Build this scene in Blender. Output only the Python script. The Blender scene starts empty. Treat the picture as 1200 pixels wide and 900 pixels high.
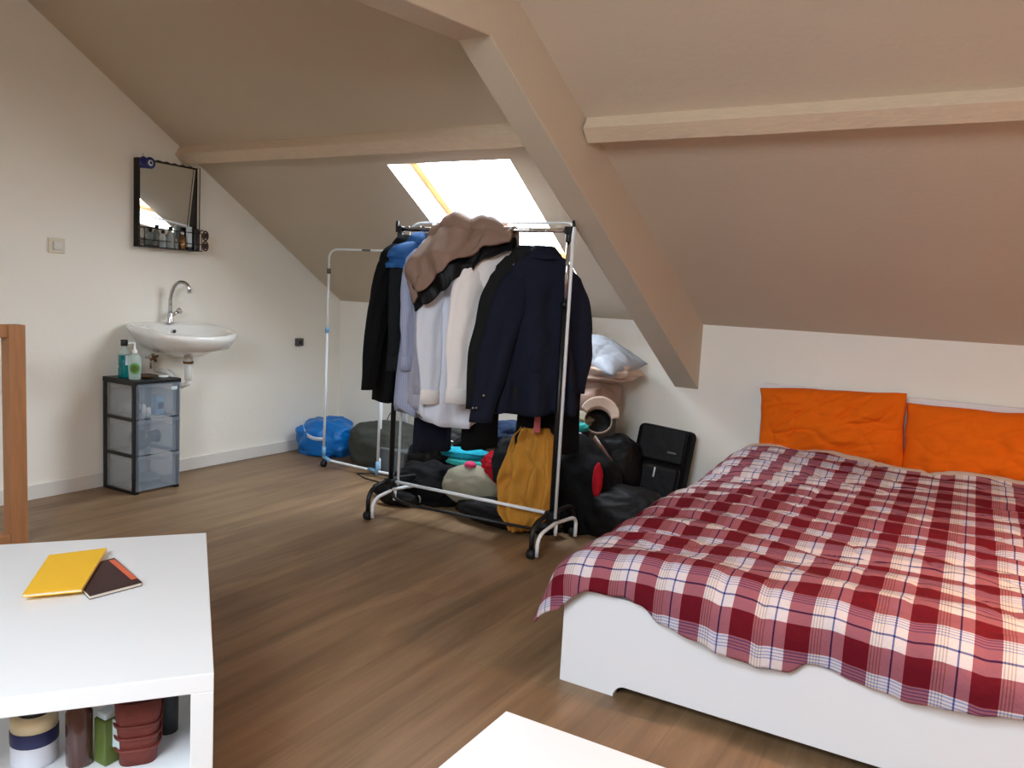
import bpy, bmesh, math, random
from math import sin, cos, pi, radians, sqrt, exp, atan2
from mathutils import Vector, Matrix, noise, Euler
random.seed(7)
COL = bpy.context.scene.collection
sc = bpy.context.scene

# ------------------------------------------------------------------ materials
def _new(name):
    m = bpy.data.materials.new(name); m.use_nodes = True
    nt = m.node_tree; b = nt.nodes['Principled BSDF']
    return m, nt, b
def srgb(r, g, b):
    f = lambda c: (c/12.92 if c <= .04045 else ((c+.055)/1.055)**2.4)
    return (f(r/255), f(g/255), f(b/255), 1)
def mat(name, rgb, rough=.6, metal=0, nscale=0, namt=.12, bump=0, bscale=60, stretch=(1,1,1), spec=.5, trans=0, alpha=1, coat=0, ior=1.45):
    m, nt, b = _new(name); N = nt.nodes; L = nt.links
    c = srgb(*rgb)
    b.inputs['Base Color'].default_value = c
    b.inputs['Roughness'].default_value = rough
    b.inputs['Metallic'].default_value = metal
    b.inputs['Specular IOR Level'].default_value = spec
    b.inputs['Transmission Weight'].default_value = trans
    b.inputs['Alpha'].default_value = alpha
    b.inputs['Coat Weight'].default_value = coat
    b.inputs['IOR'].default_value = ior
    if nscale or bump:
        tc = N.new('ShaderNodeTexCoord'); mp = N.new('ShaderNodeMapping'); mp.inputs['Scale'].default_value = stretch
        L.new(tc.outputs['Object'], mp.inputs['Vector'])
    if nscale:
        n = N.new('ShaderNodeTexNoise'); n.inputs['Scale'].default_value = nscale; n.inputs['Detail'].default_value = 6
        L.new(mp.outputs[0], n.inputs['Vector'])
        mx = N.new('ShaderNodeMix'); mx.data_type = 'RGBA'
        mx.inputs['A'].default_value = [x*(1-namt) for x in c[:3]]+[1]
        mx.inputs['B'].default_value = [min(1, x*(1+namt)) for x in c[:3]]+[1]
        L.new(n.outputs['Fac'], mx.inputs['Factor']); L.new(mx.outputs['Result'], b.inputs['Base Color'])
    if bump:
        n2 = N.new('ShaderNodeTexNoise'); n2.inputs['Scale'].default_value = bscale; n2.inputs['Detail'].default_value = 5
        L.new(mp.outputs[0], n2.inputs['Vector'])
        bp = N.new('ShaderNodeBump'); bp.inputs['Strength'].default_value = bump; bp.inputs['Distance'].default_value = .01
        L.new(n2.outputs['Fac'], bp.inputs['Height']); L.new(bp.outputs[0], b.inputs['Normal'])
    return m
def cloth(name, rgb, rough=.9, amt=.15, sc_=9, bump=.35, bscale=22, stretch=(1,1,1)):
    return mat(name, rgb, rough, 0, sc_, amt, bump, bscale, stretch, spec=.2)

M = {}
M['wall'] = mat('wall_plaster', (242,239,230), .85, 0, 2.2, .03, .12, 45, spec=.2)
M['ceil'] = mat('ceiling_plaster', (202,188,168), .9, 0, 1.6, .05, .16, 38, spec=.2)
M['base'] = mat('baseboard_paint', (222,219,214), .55)
M['beam'] = mat('old_cream_paint', (212,192,166), .7, 0, 14, .10, .35, 26, (1,3,3))
M['white'] = mat('white_lacquer', (238,240,242), .32, spec=.5)
M['bedwhite'] = mat('white_foil', (232,233,236), .45)
M['ceramic'] = mat('white_ceramic', (238,237,233), .12, coat=.6)
M['chrome'] = mat('chrome', (200,200,202), .18, 1)
M['brushed'] = mat('brushed_chrome', (205,203,200), .33, 1)
M['steelw'] = mat('white_enamel_tube', (226,230,234), .35)
M['black'] = mat('black_plastic', (18,18,20), .4)
M['blackmetal'] = mat('blackened_metal', (38,33,28), .5, .6)
M['lblue'] = mat('light_blue_plastic', (120,165,200), .45)
M['rubber'] = mat('black_rubber', (14,14,15), .6)
M['mirror'] = mat('mirror_silver', (235,238,238), .02, 1)
M['wood'] = mat('pine_wood', (172,120,80), .5, 0, 7, .28, .1, 30, (6,6,.6))
M['redwood'] = mat('reddish_wood', (150,88,60), .55, 0, 8, .2, stretch=(6,6,.8))
M['sashwood'] = mat('varnished_pine', (214,160,98), .4, 0, 6, .18, stretch=(5,1,1))
M['navy'] = cloth('navy_wool', (24,27,42), amt=.12)
M['blackc'] = cloth('black_wool', (13,13,15), amt=.2)
M['charc'] = cloth('charcoal_wool', (30,32,34))
M['greyblk'] = cloth('faded_black_wool', (28,28,28))
M['dgreen'] = cloth('dark_khaki', (44,46,42))
M['whitec'] = cloth('white_cotton', (238,231,228), amt=.04, bump=.25, bscale=14, stretch=(1,1,.25))
M['whitec2'] = cloth('blue_white_cotton', (222,224,234), amt=.04, bump=.25, bscale=14, stretch=(1,1,.25))
M['lav'] = cloth('grey_cotton', (168,166,178), amt=.06)
M['blue'] = cloth('blue_nylon', (44,92,150), .55, amt=.2)
M['brown'] = cloth('brown_grey_nylon', (138,112,98), .62, amt=.08, bump=.3, bscale=10)
M['lining'] = cloth('black_lining', (16,14,15), .5)
M['mustard'] = cloth('mustard_corduroy', (186,130,52), amt=.10, bump=.4, bscale=30, stretch=(3,3,.3))
M['orange'] = cloth('orange_cotton', (232,106,14), amt=.05, bump=.25, bscale=9)
M['beige'] = cloth('beige_cotton', (196,174,158), amt=.06)
M['beigepink'] = cloth('pinkish_linen', (176,152,140), amt=.08)
M['silver'] = cloth('silvery_satin', (176,182,194), .4, amt=.12)
M['teal'] = cloth('teal_terry', (32,150,172), amt=.2, bump=.6, bscale=60)
M['turq'] = cloth('turquoise_terry', (52,160,156), amt=.2, bump=.6, bscale=60)
M['red'] = cloth('red_cotton', (160,18,32))
M['pink'] = cloth('pink_cotton', (205,60,100))
M['khaki'] = cloth('khaki_canvas', (142,136,118), amt=.08)
M['denim'] = cloth('dark_denim', (38,52,78), amt=.35, sc_=14)
M['purple'] = cloth('purple_cloth', (60,40,130))
M['bagblue'] = mat('blue_tarpaulin', (10,110,190), .35, 0, 6, .15, .4, 14)
M['strapw'] = mat('white_webbing', (205,214,225), .6)
M['greyg'] = cloth('grey_green_canvas', (70,72,66), amt=.2)
M['pcgrey'] = mat('grey_plastic', (92,98,102), .5)
M['pcdark'] = mat('dark_grey_plastic', (52,54,58), .5)
M['mattress'] = cloth('mattress_ticking', (222,216,208), amt=.03)
M['switch'] = mat('ivory_plastic', (214,206,184), .4)
M['greyp'] = mat('mid_grey_plastic', (90,88,84), .5)
M['leather'] = mat('brown_leather', (84,52,38), .45, nscale=12)
M['yellow'] = mat('yellow_paper', (250,196,48), .6, nscale=5, namt=.04)
M['paper'] = mat('cream_paper', (238,232,218), .7)
M['maroon'] = mat('maroon_card', (52,20,26), .4)
M['salmon'] = mat('salmon_band', (226,110,78), .5)
M['gold'] = mat('bronze_metal', (130,96,60), .3, .8)
M['navyp'] = mat('navy_label', (36,38,84), .5)
M['cream'] = mat('cream_plastic', (220,200,160), .4)
M['terra'] = mat('terracotta_weave', (118,50,40), .6, 0, 20, .2, .4, 40)
M['olive'] = mat('olive_green', (92,108,48), .5)
M['bottlebrown'] = mat('brown_glass', (78,42,34), .25, coat=.4)
M['sole'] = mat('grey_sole', (110,108,104), .6)
M['labelg'] = mat('green_label', (86,150,74), .5, 0, 26, .45)
M['labelw'] = mat('white_label', (205,220,225), .5)
M['nazar'] = mat('cobalt_glass', (18,28,110), .12, coat=.8)
M['nazarw'] = mat('pale_blue_glass', (200,214,228), .2)
M['lampwarm'] = mat('lamp_paper', (250,226,190), .6)

def clear(name, rgb, a, rough=.15):
    m, nt, b = _new(name); N = nt.nodes; L = nt.links
    b.inputs['Base Color'].default_value = srgb(*rgb); b.inputs['Roughness'].default_value = rough
    t = N.new('ShaderNodeBsdfTransparent'); mx = N.new('ShaderNodeMixShader'); mx.inputs[0].default_value = a
    L.new(t.outputs[0], mx.inputs[1]); L.new(b.outputs[0], mx.inputs[2]); L.new(mx.outputs[0], N['Material Output'].inputs[0])
    return m
M['glass'] = clear('window_glass', (235,245,250), .06, .02)
M['smoke'] = clear('smoky_clear_plastic', (170,182,196), .26, .25)
M['smokeside'] = clear('frosted_side_plastic', (190,190,186), .28, .4)
M['tealliq'] = clear('teal_liquid', (0,120,122), .85, .1)
M['clearp'] = clear('clear_bottle_plastic', (200,222,214), .5, .1)
M['clearg'] = clear('clear_glass', (180,190,190), .45, .05)

def floor_mat():
    m, nt, b = _new('oak_laminate'); N = nt.nodes; L = nt.links
    tc = N.new('ShaderNodeTexCoord')
    mp = N.new('ShaderNodeMapping'); mp.inputs['Rotation'].default_value = (0,0,pi/2)
    L.new(tc.outputs['Object'], mp.inputs[0])
    br = N.new('ShaderNodeTexBrick'); br.inputs['Scale'].default_value = 1
    br.inputs['Brick Width'].default_value = 1.28; br.inputs['Row Height'].default_value = .19
    br.inputs['Mortar Size'].default_value = .0009; br.inputs['Mortar Smooth'].default_value = .4
    br.inputs['Color1'].default_value = srgb(146,118,88); br.inputs['Color2'].default_value = srgb(135,108,80)
    br.inputs['Mortar'].default_value = srgb(112,90,68); br.offset = .37
    L.new(mp.outputs[0], br.inputs['Vector'])
    m2 = N.new('ShaderNodeMapping'); m2.inputs['Scale'].default_value = (7,.55,1)
    L.new(tc.outputs['Object'], m2.inputs[0])
    n = N.new('ShaderNodeTexNoise'); n.inputs['Scale'].default_value = 1.6; n.inputs['Detail'].default_value = 7; n.inputs['Roughness'].default_value = .6
    n.inputs['Distortion'].default_value = .6
    L.new(m2.outputs[0], n.inputs['Vector'])
    cr = N.new('ShaderNodeValToRGB'); cr.color_ramp.elements[0].position = .32; cr.color_ramp.elements[1].position = .68
    cr.color_ramp.elements[0].color = (.62,.58,.54,1); cr.color_ramp.elements[1].color = (1.12,1.12,1.12,1)
    L.new(n.outputs['Fac'], cr.inputs[0])
    mx = N.new('ShaderNodeMix'); mx.data_type = 'RGBA'; mx.blend_type = 'MULTIPLY'; mx.inputs['Factor'].default_value = 1
    L.new(br.outputs['Color'], mx.inputs['A']); L.new(cr.outputs[0], mx.inputs['B'])
    m3 = N.new('ShaderNodeMapping'); m3.inputs['Scale'].default_value = (60,2.2,1); L.new(tc.outputs['Object'], m3.inputs[0])
    n3 = N.new('ShaderNodeTexNoise'); n3.inputs['Scale'].default_value = 2; n3.inputs['Detail'].default_value = 4; L.new(m3.outputs[0], n3.inputs['Vector'])
    mr = N.new('ShaderNodeMapRange'); mr.inputs['To Min'].default_value = .88; mr.inputs['To Max'].default_value = 1.1; L.new(n3.outputs['Fac'], mr.inputs['Value'])
    mx2 = N.new('ShaderNodeMix'); mx2.data_type = 'RGBA'; mx2.blend_type = 'MULTIPLY'; mx2.inputs['Factor'].default_value = 1
    L.new(mx.outputs['Result'], mx2.inputs['A']); L.new(mr.outputs[0], mx2.inputs['B'])
    L.new(mx2.outputs['Result'], b.inputs['Base Color'])
    b.inputs['Roughness'].default_value = .42; b.inputs['Specular IOR Level'].default_value = .35
    return m
M['floor'] = floor_mat()

def plaid_mat(px=.1735, py=.208, x0=-.215, v0=2.728):
    m, nt, b = _new('red_plaid_flannel'); N = nt.nodes; L = nt.links
    uv = N.new('ShaderNodeUVMap'); uv.uv_map = 'UVMap'
    sp = N.new('ShaderNodeSeparateXYZ'); L.new(uv.outputs[0], sp.inputs[0])
    def math_(op, a, b_=None, c=None):
        n = N.new('ShaderNodeMath'); n.operation = op
        for i, v in enumerate((a, b_, c)):
            if v is None: continue
            if isinstance(v, (int, float)): n.inputs[i].default_value = v
            else: L.new(v, n.inputs[i])
        return n.outputs[0]
    red = srgb(100,15,28); white = srgb(208,196,198); navy = srgb(26,34,98)
    def yarn(out, period, phase, thin, navc):
        t = math_('FRACT', math_('DIVIDE', math_('SUBTRACT', out, phase), period))   # 0 = start of red band
        cr = N.new('ShaderNodeValToRGB'); cr.color_ramp.interpolation = 'CONSTANT'
        st = [(0, red), (.42, white)]
        for k in range(4):
            s = .445 + k*.052
            st += [(s, thin), (s+.020, white)]
        st += [(.775, navc), (.805, white)]
        e = cr.color_ramp.elements
        e[0].position = 0; e[0].color = st[0][1]; e[1].position = st[1][0]; e[1].color = st[1][1]
        for p, c in st[2:]:
            q = e.new(p); q.color = c
        L.new(t, cr.inputs[0]); return cr.outputs[0]
    # warp (varies along x), weft (varies along y, seen in the light band from the far side)
    warp = yarn(sp.outputs[0], px, x0-px*.21, srgb(150,132,112), navy)
    negv = math_('MULTIPLY', sp.outputs[1], -1.0)
    weft = yarn(negv, py, -v0-py*.21, srgb(84,110,176), navy)
    mx0 = N.new('ShaderNodeMix'); mx0.data_type = 'RGBA'; mx0.blend_type = 'MULTIPLY'; mx0.inputs['Factor'].default_value = 1
    L.new(warp, mx0.inputs['A']); L.new(weft, mx0.inputs['B'])
    mx = N.new('ShaderNodeGamma'); mx.inputs[1].default_value = .5; L.new(mx0.outputs['Result'], mx.inputs[0])
    av = N.new('ShaderNodeMix'); av.data_type = 'RGBA'; av.inputs['Factor'].default_value = .5; L.new(warp, av.inputs['A']); L.new(weft, av.inputs['B'])
    bl = N.new('ShaderNodeMix'); bl.data_type = 'RGBA'; bl.inputs['Factor'].default_value = .22; L.new(mx.outputs[0], bl.inputs['A']); L.new(av.outputs['Result'], bl.inputs['B']); mx = bl
    n = N.new('ShaderNodeTexNoise'); n.inputs['Scale'].default_value = 140; n.inputs['Detail'].default_value = 3
    L.new(uv.outputs[0], n.inputs['Vector'])
    mr = N.new('ShaderNodeMapRange'); mr.inputs['To Min'].default_value = .85; mr.inputs['To Max'].default_value = 1.12; L.new(n.outputs['Fac'], mr.inputs['Value'])
    m2 = N.new('ShaderNodeMix'); m2.data_type = 'RGBA'; m2.blend_type = 'MULTIPLY'; m2.inputs['Factor'].default_value = 1
    L.new(mx.outputs['Result'], m2.inputs['A']); L.new(mr.outputs[0], m2.inputs['B'])
    # navy lines darken whatever they cross
    L.new(m2.outputs['Result'], b.inputs['Base Color'])
    b.inputs['Roughness'].default_value = .9; b.inputs['Specular IOR Level'].default_value = .15
    nb = N.new('ShaderNodeTexNoise'); nb.inputs['Scale'].default_value = 16; nb.inputs['Detail'].default_value = 4
    L.new(uv.outputs[0], nb.inputs['Vector'])
    bp = N.new('ShaderNodeBump'); bp.inputs['Strength'].default_value = .35; bp.inputs['Distance'].default_value = .02
    L.new(nb.outputs['Fac'], bp.inputs['Height']); L.new(bp.outputs[0], b.inputs['Normal'])
    return m
M['plaid'] = plaid_mat()
def stripes_mat(name, c1, c2, scale=60):
    m, nt, b = _new(name); N = nt.nodes; L = nt.links
    tc = N.new('ShaderNodeTexCoord'); w = N.new('ShaderNodeTexWave'); w.inputs['Scale'].default_value = scale
    w.bands_direction = 'DIAGONAL'; mp = N.new('ShaderNodeMapping'); mp.inputs['Scale'].default_value = (1,1,0)
    L.new(tc.outputs['Object'], mp.inputs[0]); L.new(mp.outputs[0], w.inputs[0])
    mx = N.new('ShaderNodeMix'); mx.data_type = 'RGBA'; mx.inputs['A'].default_value = srgb(*c1); mx.inputs['B'].default_value = srgb(*c2)
    L.new(w.outputs['Fac'], mx.inputs['Factor']); L.new(mx.outputs['Result'], b.inputs['Base Color'])
    b.inputs['Roughness'].default_value = .85
    return m
M['striped'] = stripes_mat('blue_striped_cotton', (140,148,180), (182,186,206))
M['strapred'] = stripes_mat('red_striped_webbing', (170,40,50), (200,120,120), 90)

# ------------------------------------------------------------------ mesh helpers
class MB:
    def __init__(s): s.v = []; s.f = []; s.m = []; s.mats = []; s.smooth = []
    def mi(s, m):
        if m not in s.mats: s.mats.append(m)
        return s.mats.index(m)
    def add(s, vs, fs, m, smooth=False):
        o = len(s.v); s.v += [tuple(v) for v in vs]; k = s.mi(m)
        for f in fs: s.f.append([i+o for i in f]); s.m.append(k); s.smooth.append(smooth)
        return s
    def box(s, lo, hi, m, rot=None, piv=None):
        x0,y0,z0 = lo; x1,y1,z1 = hi
        vs = [Vector(p) for p in ((x0,y0,z0),(x1,y0,z0),(x1,y1,z0),(x0,y1,z0),(x0,y0,z1),(x1,y0,z1),(x1,y1,z1),(x0,y1,z1))]
        if rot is not None:
            piv = Vector(piv) if piv is not None else (Vector(lo)+Vector(hi))/2
            R = Euler(rot).to_matrix(); vs = [piv+R@(v-piv) for v in vs]
        return s.add(vs, [(0,3,2,1),(4,5,6,7),(0,1,5,4),(1,2,6,5),(2,3,7,6),(3,0,4,7)], m)
    def tube(s, pts, r, m, n=12, caps=True, smooth=True):
        pts = [Vector(p) for p in pts]; rs = r if isinstance(r, (list,tuple)) else [r]*len(pts)
        vs = []; up = None
        for i, p in enumerate(pts):
            t = (pts[min(i+1,len(pts)-1)]-pts[max(i-1,0)]).normalized()
            if up is None: up = t.orthogonal().normalized()
            up = (up - t*up.dot(t)); up = up.normalized() if up.length > 1e-6 else t.orthogonal().normalized()
            w = t.cross(up)
            for k in range(n):
                a = 2*pi*k/n; vs.append(p+(up*cos(a)+w*sin(a))*rs[i])
        fs = []
        for i in range(len(pts)-1):
            for k in range(n):
                a=i*n+k; b=i*n+(k+1)%n; fs.append((a,b,b+n,a+n))
        if caps: fs.append(tuple(range(n))[::-1]); fs.append(tuple(range((len(pts)-1)*n, len(pts)*n)))
        return s.add(vs, fs, m, smooth)
    def lathe(s, prof, c, m, n=24, axis='z', smooth=True):
        c = Vector(c); vs = []
        for (r, z) in prof:
            for k in range(n):
                a = 2*pi*k/n
                p = Vector((r*cos(a), r*sin(a), z))
                if axis == 'x': p = Vector((z, p.x, p.y))
                if axis == 'y': p = Vector((p.x, z, p.y))
                vs.append(c+p)
        fs = []
        for i in range(len(prof)-1):
            for k in range(n):
                a=i*n+k; b=i*n+(k+1)%n; fs.append((a,b,b+n,a+n))
        fs.append(tuple(range(n))[::-1]); fs.append(tuple(range((len(prof)-1)*n, len(prof)*n)))
        return s.add(vs, fs, m, smooth)
    def rings(s, rings, m, close=(True,True), smooth=True):
        n = len(rings[0]); vs = [p for r in rings for p in r]; fs = []
        for i in range(len(rings)-1):
            for k in range(n):
                a=i*n+k; b=i*n+(k+1)%n; fs.append((a,b,b+n,a+n))
        if close[0]: fs.append(tuple(range(n))[::-1])
        if close[1]: fs.append(tuple(range((len(rings)-1)*n, len(rings)*n)))
        return s.add(vs, fs, m, smooth)
    def grid(s, fn, nu, nv, m, smooth=True):
        vs = [fn(i/nu, j/nv) for j in range(nv+1) for i in range(nu+1)]
        fs = [(j*(nu+1)+i, j*(nu+1)+i+1, (j+1)*(nu+1)+i+1, (j+1)*(nu+1)+i) for j in range(nv) for i in range(nu)]
        return s.add(vs, fs, m, smooth)
    def build(s, name, parent=None, origin=None, bevel=0, subsurf=0, solid=0, fix=True):
        me = bpy.data.meshes.new(name)
        o_ = Vector(origin) if origin is not None else Vector((0,0,0))
        me.from_pydata([Vector(v)-o_ for v in s.v], [], s.f)
        for m in s.mats: me.materials.append(m)
        for p, k, sm in zip(me.polygons, s.m, s.smooth): p.material_index = k; p.use_smooth = sm
        if fix:
            bm = bmesh.new(); bm.from_mesh(me); bmesh.ops.recalc_face_normals(bm, faces=bm.faces); bm.to_mesh(me); bm.free()
        o = bpy.data.objects.new(name, me); COL.objects.link(o)
        if parent is not None:
            o.parent = parent
            if origin is not None: o.location = o_ - Vector(parent.location)
            else: o.matrix_parent_inverse = Matrix.Translation(-Vector(parent.location))
        else: o.location = o_
        if bevel:
            b = o.modifiers.new('bevel','BEVEL'); b.width = bevel; b.segments = 3; b.limit_method = 'ANGLE'; b.angle_limit = radians(40)
        if solid:
            b = o.modifiers.new('solid','SOLIDIFY'); b.thickness = solid; b.offset = 0
        if subsurf:
            b = o.modifiers.new('sub','SUBSURF'); b.levels = subsurf; b.render_levels = subsurf
        return o
def tag(o, label, cat, group=None):
    o['label'] = label; o['category'] = cat
    if group: o['group'] = group
    return o
def struct(o): o['kind'] = 'structure'; return o
def empty(name, loc, label, cat, group=None):
    o = bpy.data.objects.new(name, None); COL.objects.link(o); o.location = loc; o.empty_display_size = .1
    return tag(o, label, cat, group)
def V(*a): return Vector(a)
def bez(p0, p1, p2, n=10):
    p0,p1,p2 = Vector(p0),Vector(p1),Vector(p2)
    return [(1-t)**2*p0+2*t*(1-t)*p1+t*t*p2 for t in [i/n for i in range(n+1)]]
def nz(x, y, z, s=0): return noise.noise(Vector((x+s*17.3, y-s*9.1, z+s*5.7)))
def ridge(p, s, k=3):
    a = 0; w = 1; f = 1
    for i in range(k):
        a += w*(1-2*abs(nz(p[0]*f, p[1]*f, p[2]*f, s+i))); w *= .5; f *= 2.1
    return a

def crease(x, y, s, w=.07):
    n = nz(x, y, 0, s); return exp(-(n/w)**2)

# ------------------------------------------------------------------ room shell
XL, YB, ZK, SL = -5.06, 5.57, 1.32, .617
XR, YRIDGE, YF = 3.2, 1.0, -3.57
ZR = ZK + SL*(YB-YRIDGE)
def zs(y): return ZK + SL*(YB-y)
nrm = V(0, SL, 1).normalized()
struct(MB().box((XL-.1,YF-.1,-.08),(XR+.1,YB+.1,0), M['floor']).build('floor'))
# gable wall (left) and right wall
for nm, x, s in (('wall_left', XL, -1), ('wall_right', XR, 1)):
    prof = [(YF-.05,-.02),(YB+.05,-.02),(YB+.05,ZK+.3),(YRIDGE,ZR+.35),(YF-.05,ZK+.3)]
    vs = [V(x,y,z) for y,z in prof]+[V(x+s*.12,y,z) for y,z in prof]; n = 5
    struct(MB().add(vs, [tuple(range(n)), tuple(range(n,2*n))]+[(i,(i+1)%n,(i+1)%n+n,i+n) for i in range(n)], M['wall']).build(nm))
struct(MB().box((XL,YB,0),(XR,YB+.12,ZK+.02), M['wall']).build('wall_back'))
struct(MB().box((XL,YF-.12,0),(XR,YF,ZK+.02), M['wall']).build('wall_front'))
def slope_with_hole(name, yk, x0h, x1h, ya, yb, depth=.21):
    """roof slope from the knee wall at y=yk to the ridge with one window opening"""
    sg = 1 if yk > YRIDGE else -1
    z = lambda y: ZK + SL*abs(yk-y) if True else 0
    nn = V(0, sg*SL, 1).normalized()
    ys = [yk, yb, ya, YRIDGE]; xs = [XL-.02, x0h, x1h, XR+.02]
    mb = MB()
    P = lambda x, y, d=0: V(x, y, z(y)) + nn*d
    for i in range(3):
        for j in range(3):
            if i == 1 and j == 1: continue
            a,b,c,d = P(xs[i],ys[j]),P(xs[i+1],ys[j]),P(xs[i+1],ys[j+1]),P(xs[i],ys[j+1])
            mb.add([a,b,c,d],[(0,1,2,3)],M['ceil'])
    for (xa,y1,xb,y2) in ((x0h,ya,x0h,yb),(x1h,ya,x1h,yb),(x0h,ya,x1h,ya),(x0h,yb,x1h,yb)):
        mb.add([P(xa,y1),P(xb,y2),P(xb,y2,depth),P(xa,y1,depth)],[(0,1,2,3)],M['wall'])
    # outer skin so no light leaks round the reveal
    for i in range(3):
        for j in range(3):
            if i == 1 and j == 1: continue
            a,b,c,d = P(xs[i],ys[j],depth),P(xs[i+1],ys[j],depth),P(xs[i+1],ys[j+1],depth),P(xs[i],ys[j+1],depth)
            mb.add([a,b,c,d],[(0,1,2,3)],M['ceil'])
    struct(mb.build(name, fix=False))
    return P
P1 = slope_with_hole('ceiling', YB, -3.35, -2.44, 4.08, 5.12)
P2 = slope_with_hole('ceiling_rear', YF, -1.6, .1, -.6, -2.4)
def skylight(name, P, x0, x1, ya, yb, d):
    r = bpy.data.objects.new(name, None); COL.objects.link(r); r.location = P((x0+x1)/2,(ya+yb)/2,d); struct(r)
    mb = MB(); w = .055
    dy = .05*(1 if yb > ya else -1)
    def bar(xa, xb, y1, y2):
        a = [P(xa,y1,d-.035),P(xb,y1,d-.035),P(xb,y2,d-.035),P(xa,y2,d-.035)]; b = [P(xa,y1,d+.03),P(xb,y1,d+.03),P(xb,y2,d+.03),P(xa,y2,d+.03)]
        mb.add(a+b,[(0,1,2,3),(4,5,6,7),(0,1,5,4),(1,2,6,5),(2,3,7,6),(3,0,4,7)],M['sashwood'])
    bar(x0,x0+w,ya,yb); bar(x1-w,x1,ya,yb); bar(x0+w,x1-w,ya,ya+dy); bar(x0+w,x1-w,yb-dy,yb)
    f = mb.build('sash', r, bevel=.004)
    g = MB().add([P(x0+w,ya+dy,d),P(x1-w,ya+dy,d),P(x1-w,yb-dy,d),P(x0+w,yb-dy,d)],[(0,1,2,3)],M['glass']).build('pane', r)
    return r
skylight('window_1', P1, -3.35, -2.44, 4.08, 5.12, .20)
skylight('window_2', P2, -1.6, .1, -.6, -2.4, .20)
struct(MB().box((XL,YF,0),(XL+.015,YB,.095), M['base']).build('baseboard_left', bevel=.004))
# purlins
def purlin(name, x0, x1, k0=0, k1=0):
    prof = [(3.835,2.389+.0),(3.805,2.33),(3.86,2.268),(3.99,2.292)]
    prof = [(3.85, zs(3.85)+.02),(3.80,2.325),(3.865,2.262),(4.0,zs(4.0)+.02),(4.03,zs(4.03)+.12),(3.87,zs(3.87)+.12)]
    rs = []
    nseg = 24
    for i in range(nseg+1):
        x = x0+(x1-x0)*i/nseg
        rs.append([V(x, y+.004*nz(x*3,y*9,0,2), z+.004*nz(x*3,z*9,4,1)) for y,z in prof])
    struct(MB().rings(rs, M['beam'], smooth=False).build(name))
purlin('trim_1', XL, -1.93); purlin('trim_2', -1.842, XR)
# boxed-in truss: leaning rafter leg and level collar
def truss():
    k = .11; zu = lambda y: .857+.672*(YB-y)
    xr = lambda y: -1.66+k*(y-YB); w = .175
    yk = 3.03; zk = zu(yk)
    rs = []
    for y, zb, zt in ((YB+.02,zu(YB+.02),zs(YB)+.06),(yk,zk,zs(yk)+.06),(yk-.55,zk-.02,zs(yk-.55)+.06),(1.0,zk-.03,zk+.42),(-.9,zk-.03,zk+.42)):
        rs.append([V(xr(y)-w,y,zb),V(xr(y),y,zb),V(xr(y),y,zt),V(xr(y)-w,y,zt)])
    struct(MB().rings(rs, M['ceil'], smooth=False).build('trim_3', bevel=.006))
truss()
# switch and socket
e = empty('light_switch', (XL+.001,2.94,1.607), 'ivory square light switch on the white wall left of the mirror', 'switch')
MB().box((XL,2.888,1.562),(XL+.012,2.992,1.656),M['switch']).build('frame',e,bevel=.004)
MB().box((XL+.012,2.915,1.583),(XL+.022,2.975,1.637),M['base']).build('rocker',e,bevel=.004)
e = empty('wall_socket', (XL+.001,5.04,.95), 'small grey junction box on the white wall near the corner', 'socket')
MB().box((XL,5.005,.918),(XL+.035,5.08,.985),M['greyp']).build('box',e,bevel=.006)
MB().tube([(XL+.036,5.04,.95),(XL+.05,5.04,.95)],.018,M['pcdark']).build('outlet',e)

# ------------------------------------------------------------------ bed
BX0, BX1, BY0, BY1 = -1.235, .62, 2.64, 5.50
bed = empty('bed_frame', ((BX0+BX1)/2,(BY0+BY1)/2,0), 'low white bed frame with flat footboard and headboard', 'bed')
def cutboard(name, y0, y1, x0, x1, h, leg=.22, gap=.045, rad=.045):
    pts = [(x0,0),(x0,h),(x1,h),(x1,0),(x1-leg,0)]
    for i in range(9):
        a = i/8*pi/2; pts.append((x1-leg-rad*(1-cos(a)) , gap*sin(a)))
    for i in range(9):
        a = pi/2-i/8*pi/2; pts.append((x0+leg+rad*(1-cos(a)), gap*sin(a)))
    pts.append((x0+leg,0))
    n = len(pts); vs = [V(x,y0,z) for x,z in pts]+[V(x,y1,z) for x,z in pts]
    return MB().add(vs,[tuple(range(n)),tuple(range(n,2*n))]+[(i,(i+1)%n,(i+1)%n+n,i+n) for i in range(n)],M['bedwhite']).build(name,bed,bevel=.002)
cutboard('footboard', BY0, BY0+.035, BX0, BX1, .375)
MB().box((BX0+.04,BY1-.02,0),(BX1-.02,BY1+.035,.955),M['bedwhite']).build('headboard',bed,bevel=.003)
MB().box((BX0,BY0+.035,.05),(BX0+.03,BY1-.02,.375),M['bedwhite']).build('side_rail',bed,bevel=.002)
MB().box((BX1-.03,BY0+.035,.05),(BX1,BY1-.02,.375),M['bedwhite']).build('side_rail',bed,bevel=.002)
mb = MB()
for i in range(20):
    y = BY0+.1+i*.14; mb.box((BX0+.03,y,.18),(BX1-.03,y+.07,.2),M['sashwood'])
mb.build('slats', bed)
tag(MB().box((BX0+.035,BY0+.05,.2),(BX1-.035,BY1-.03,.46),M['mattress']).build('mattress',bevel=.04),'pale mattress hidden under the red plaid duvet','mattress')
tag(MB().box((-.86,2.78,0),(-.82,2.81,.028),M['paper']).build('foam_scrap',bevel=.008),'small white scrap on the floor under the footboard','scrap')

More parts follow.
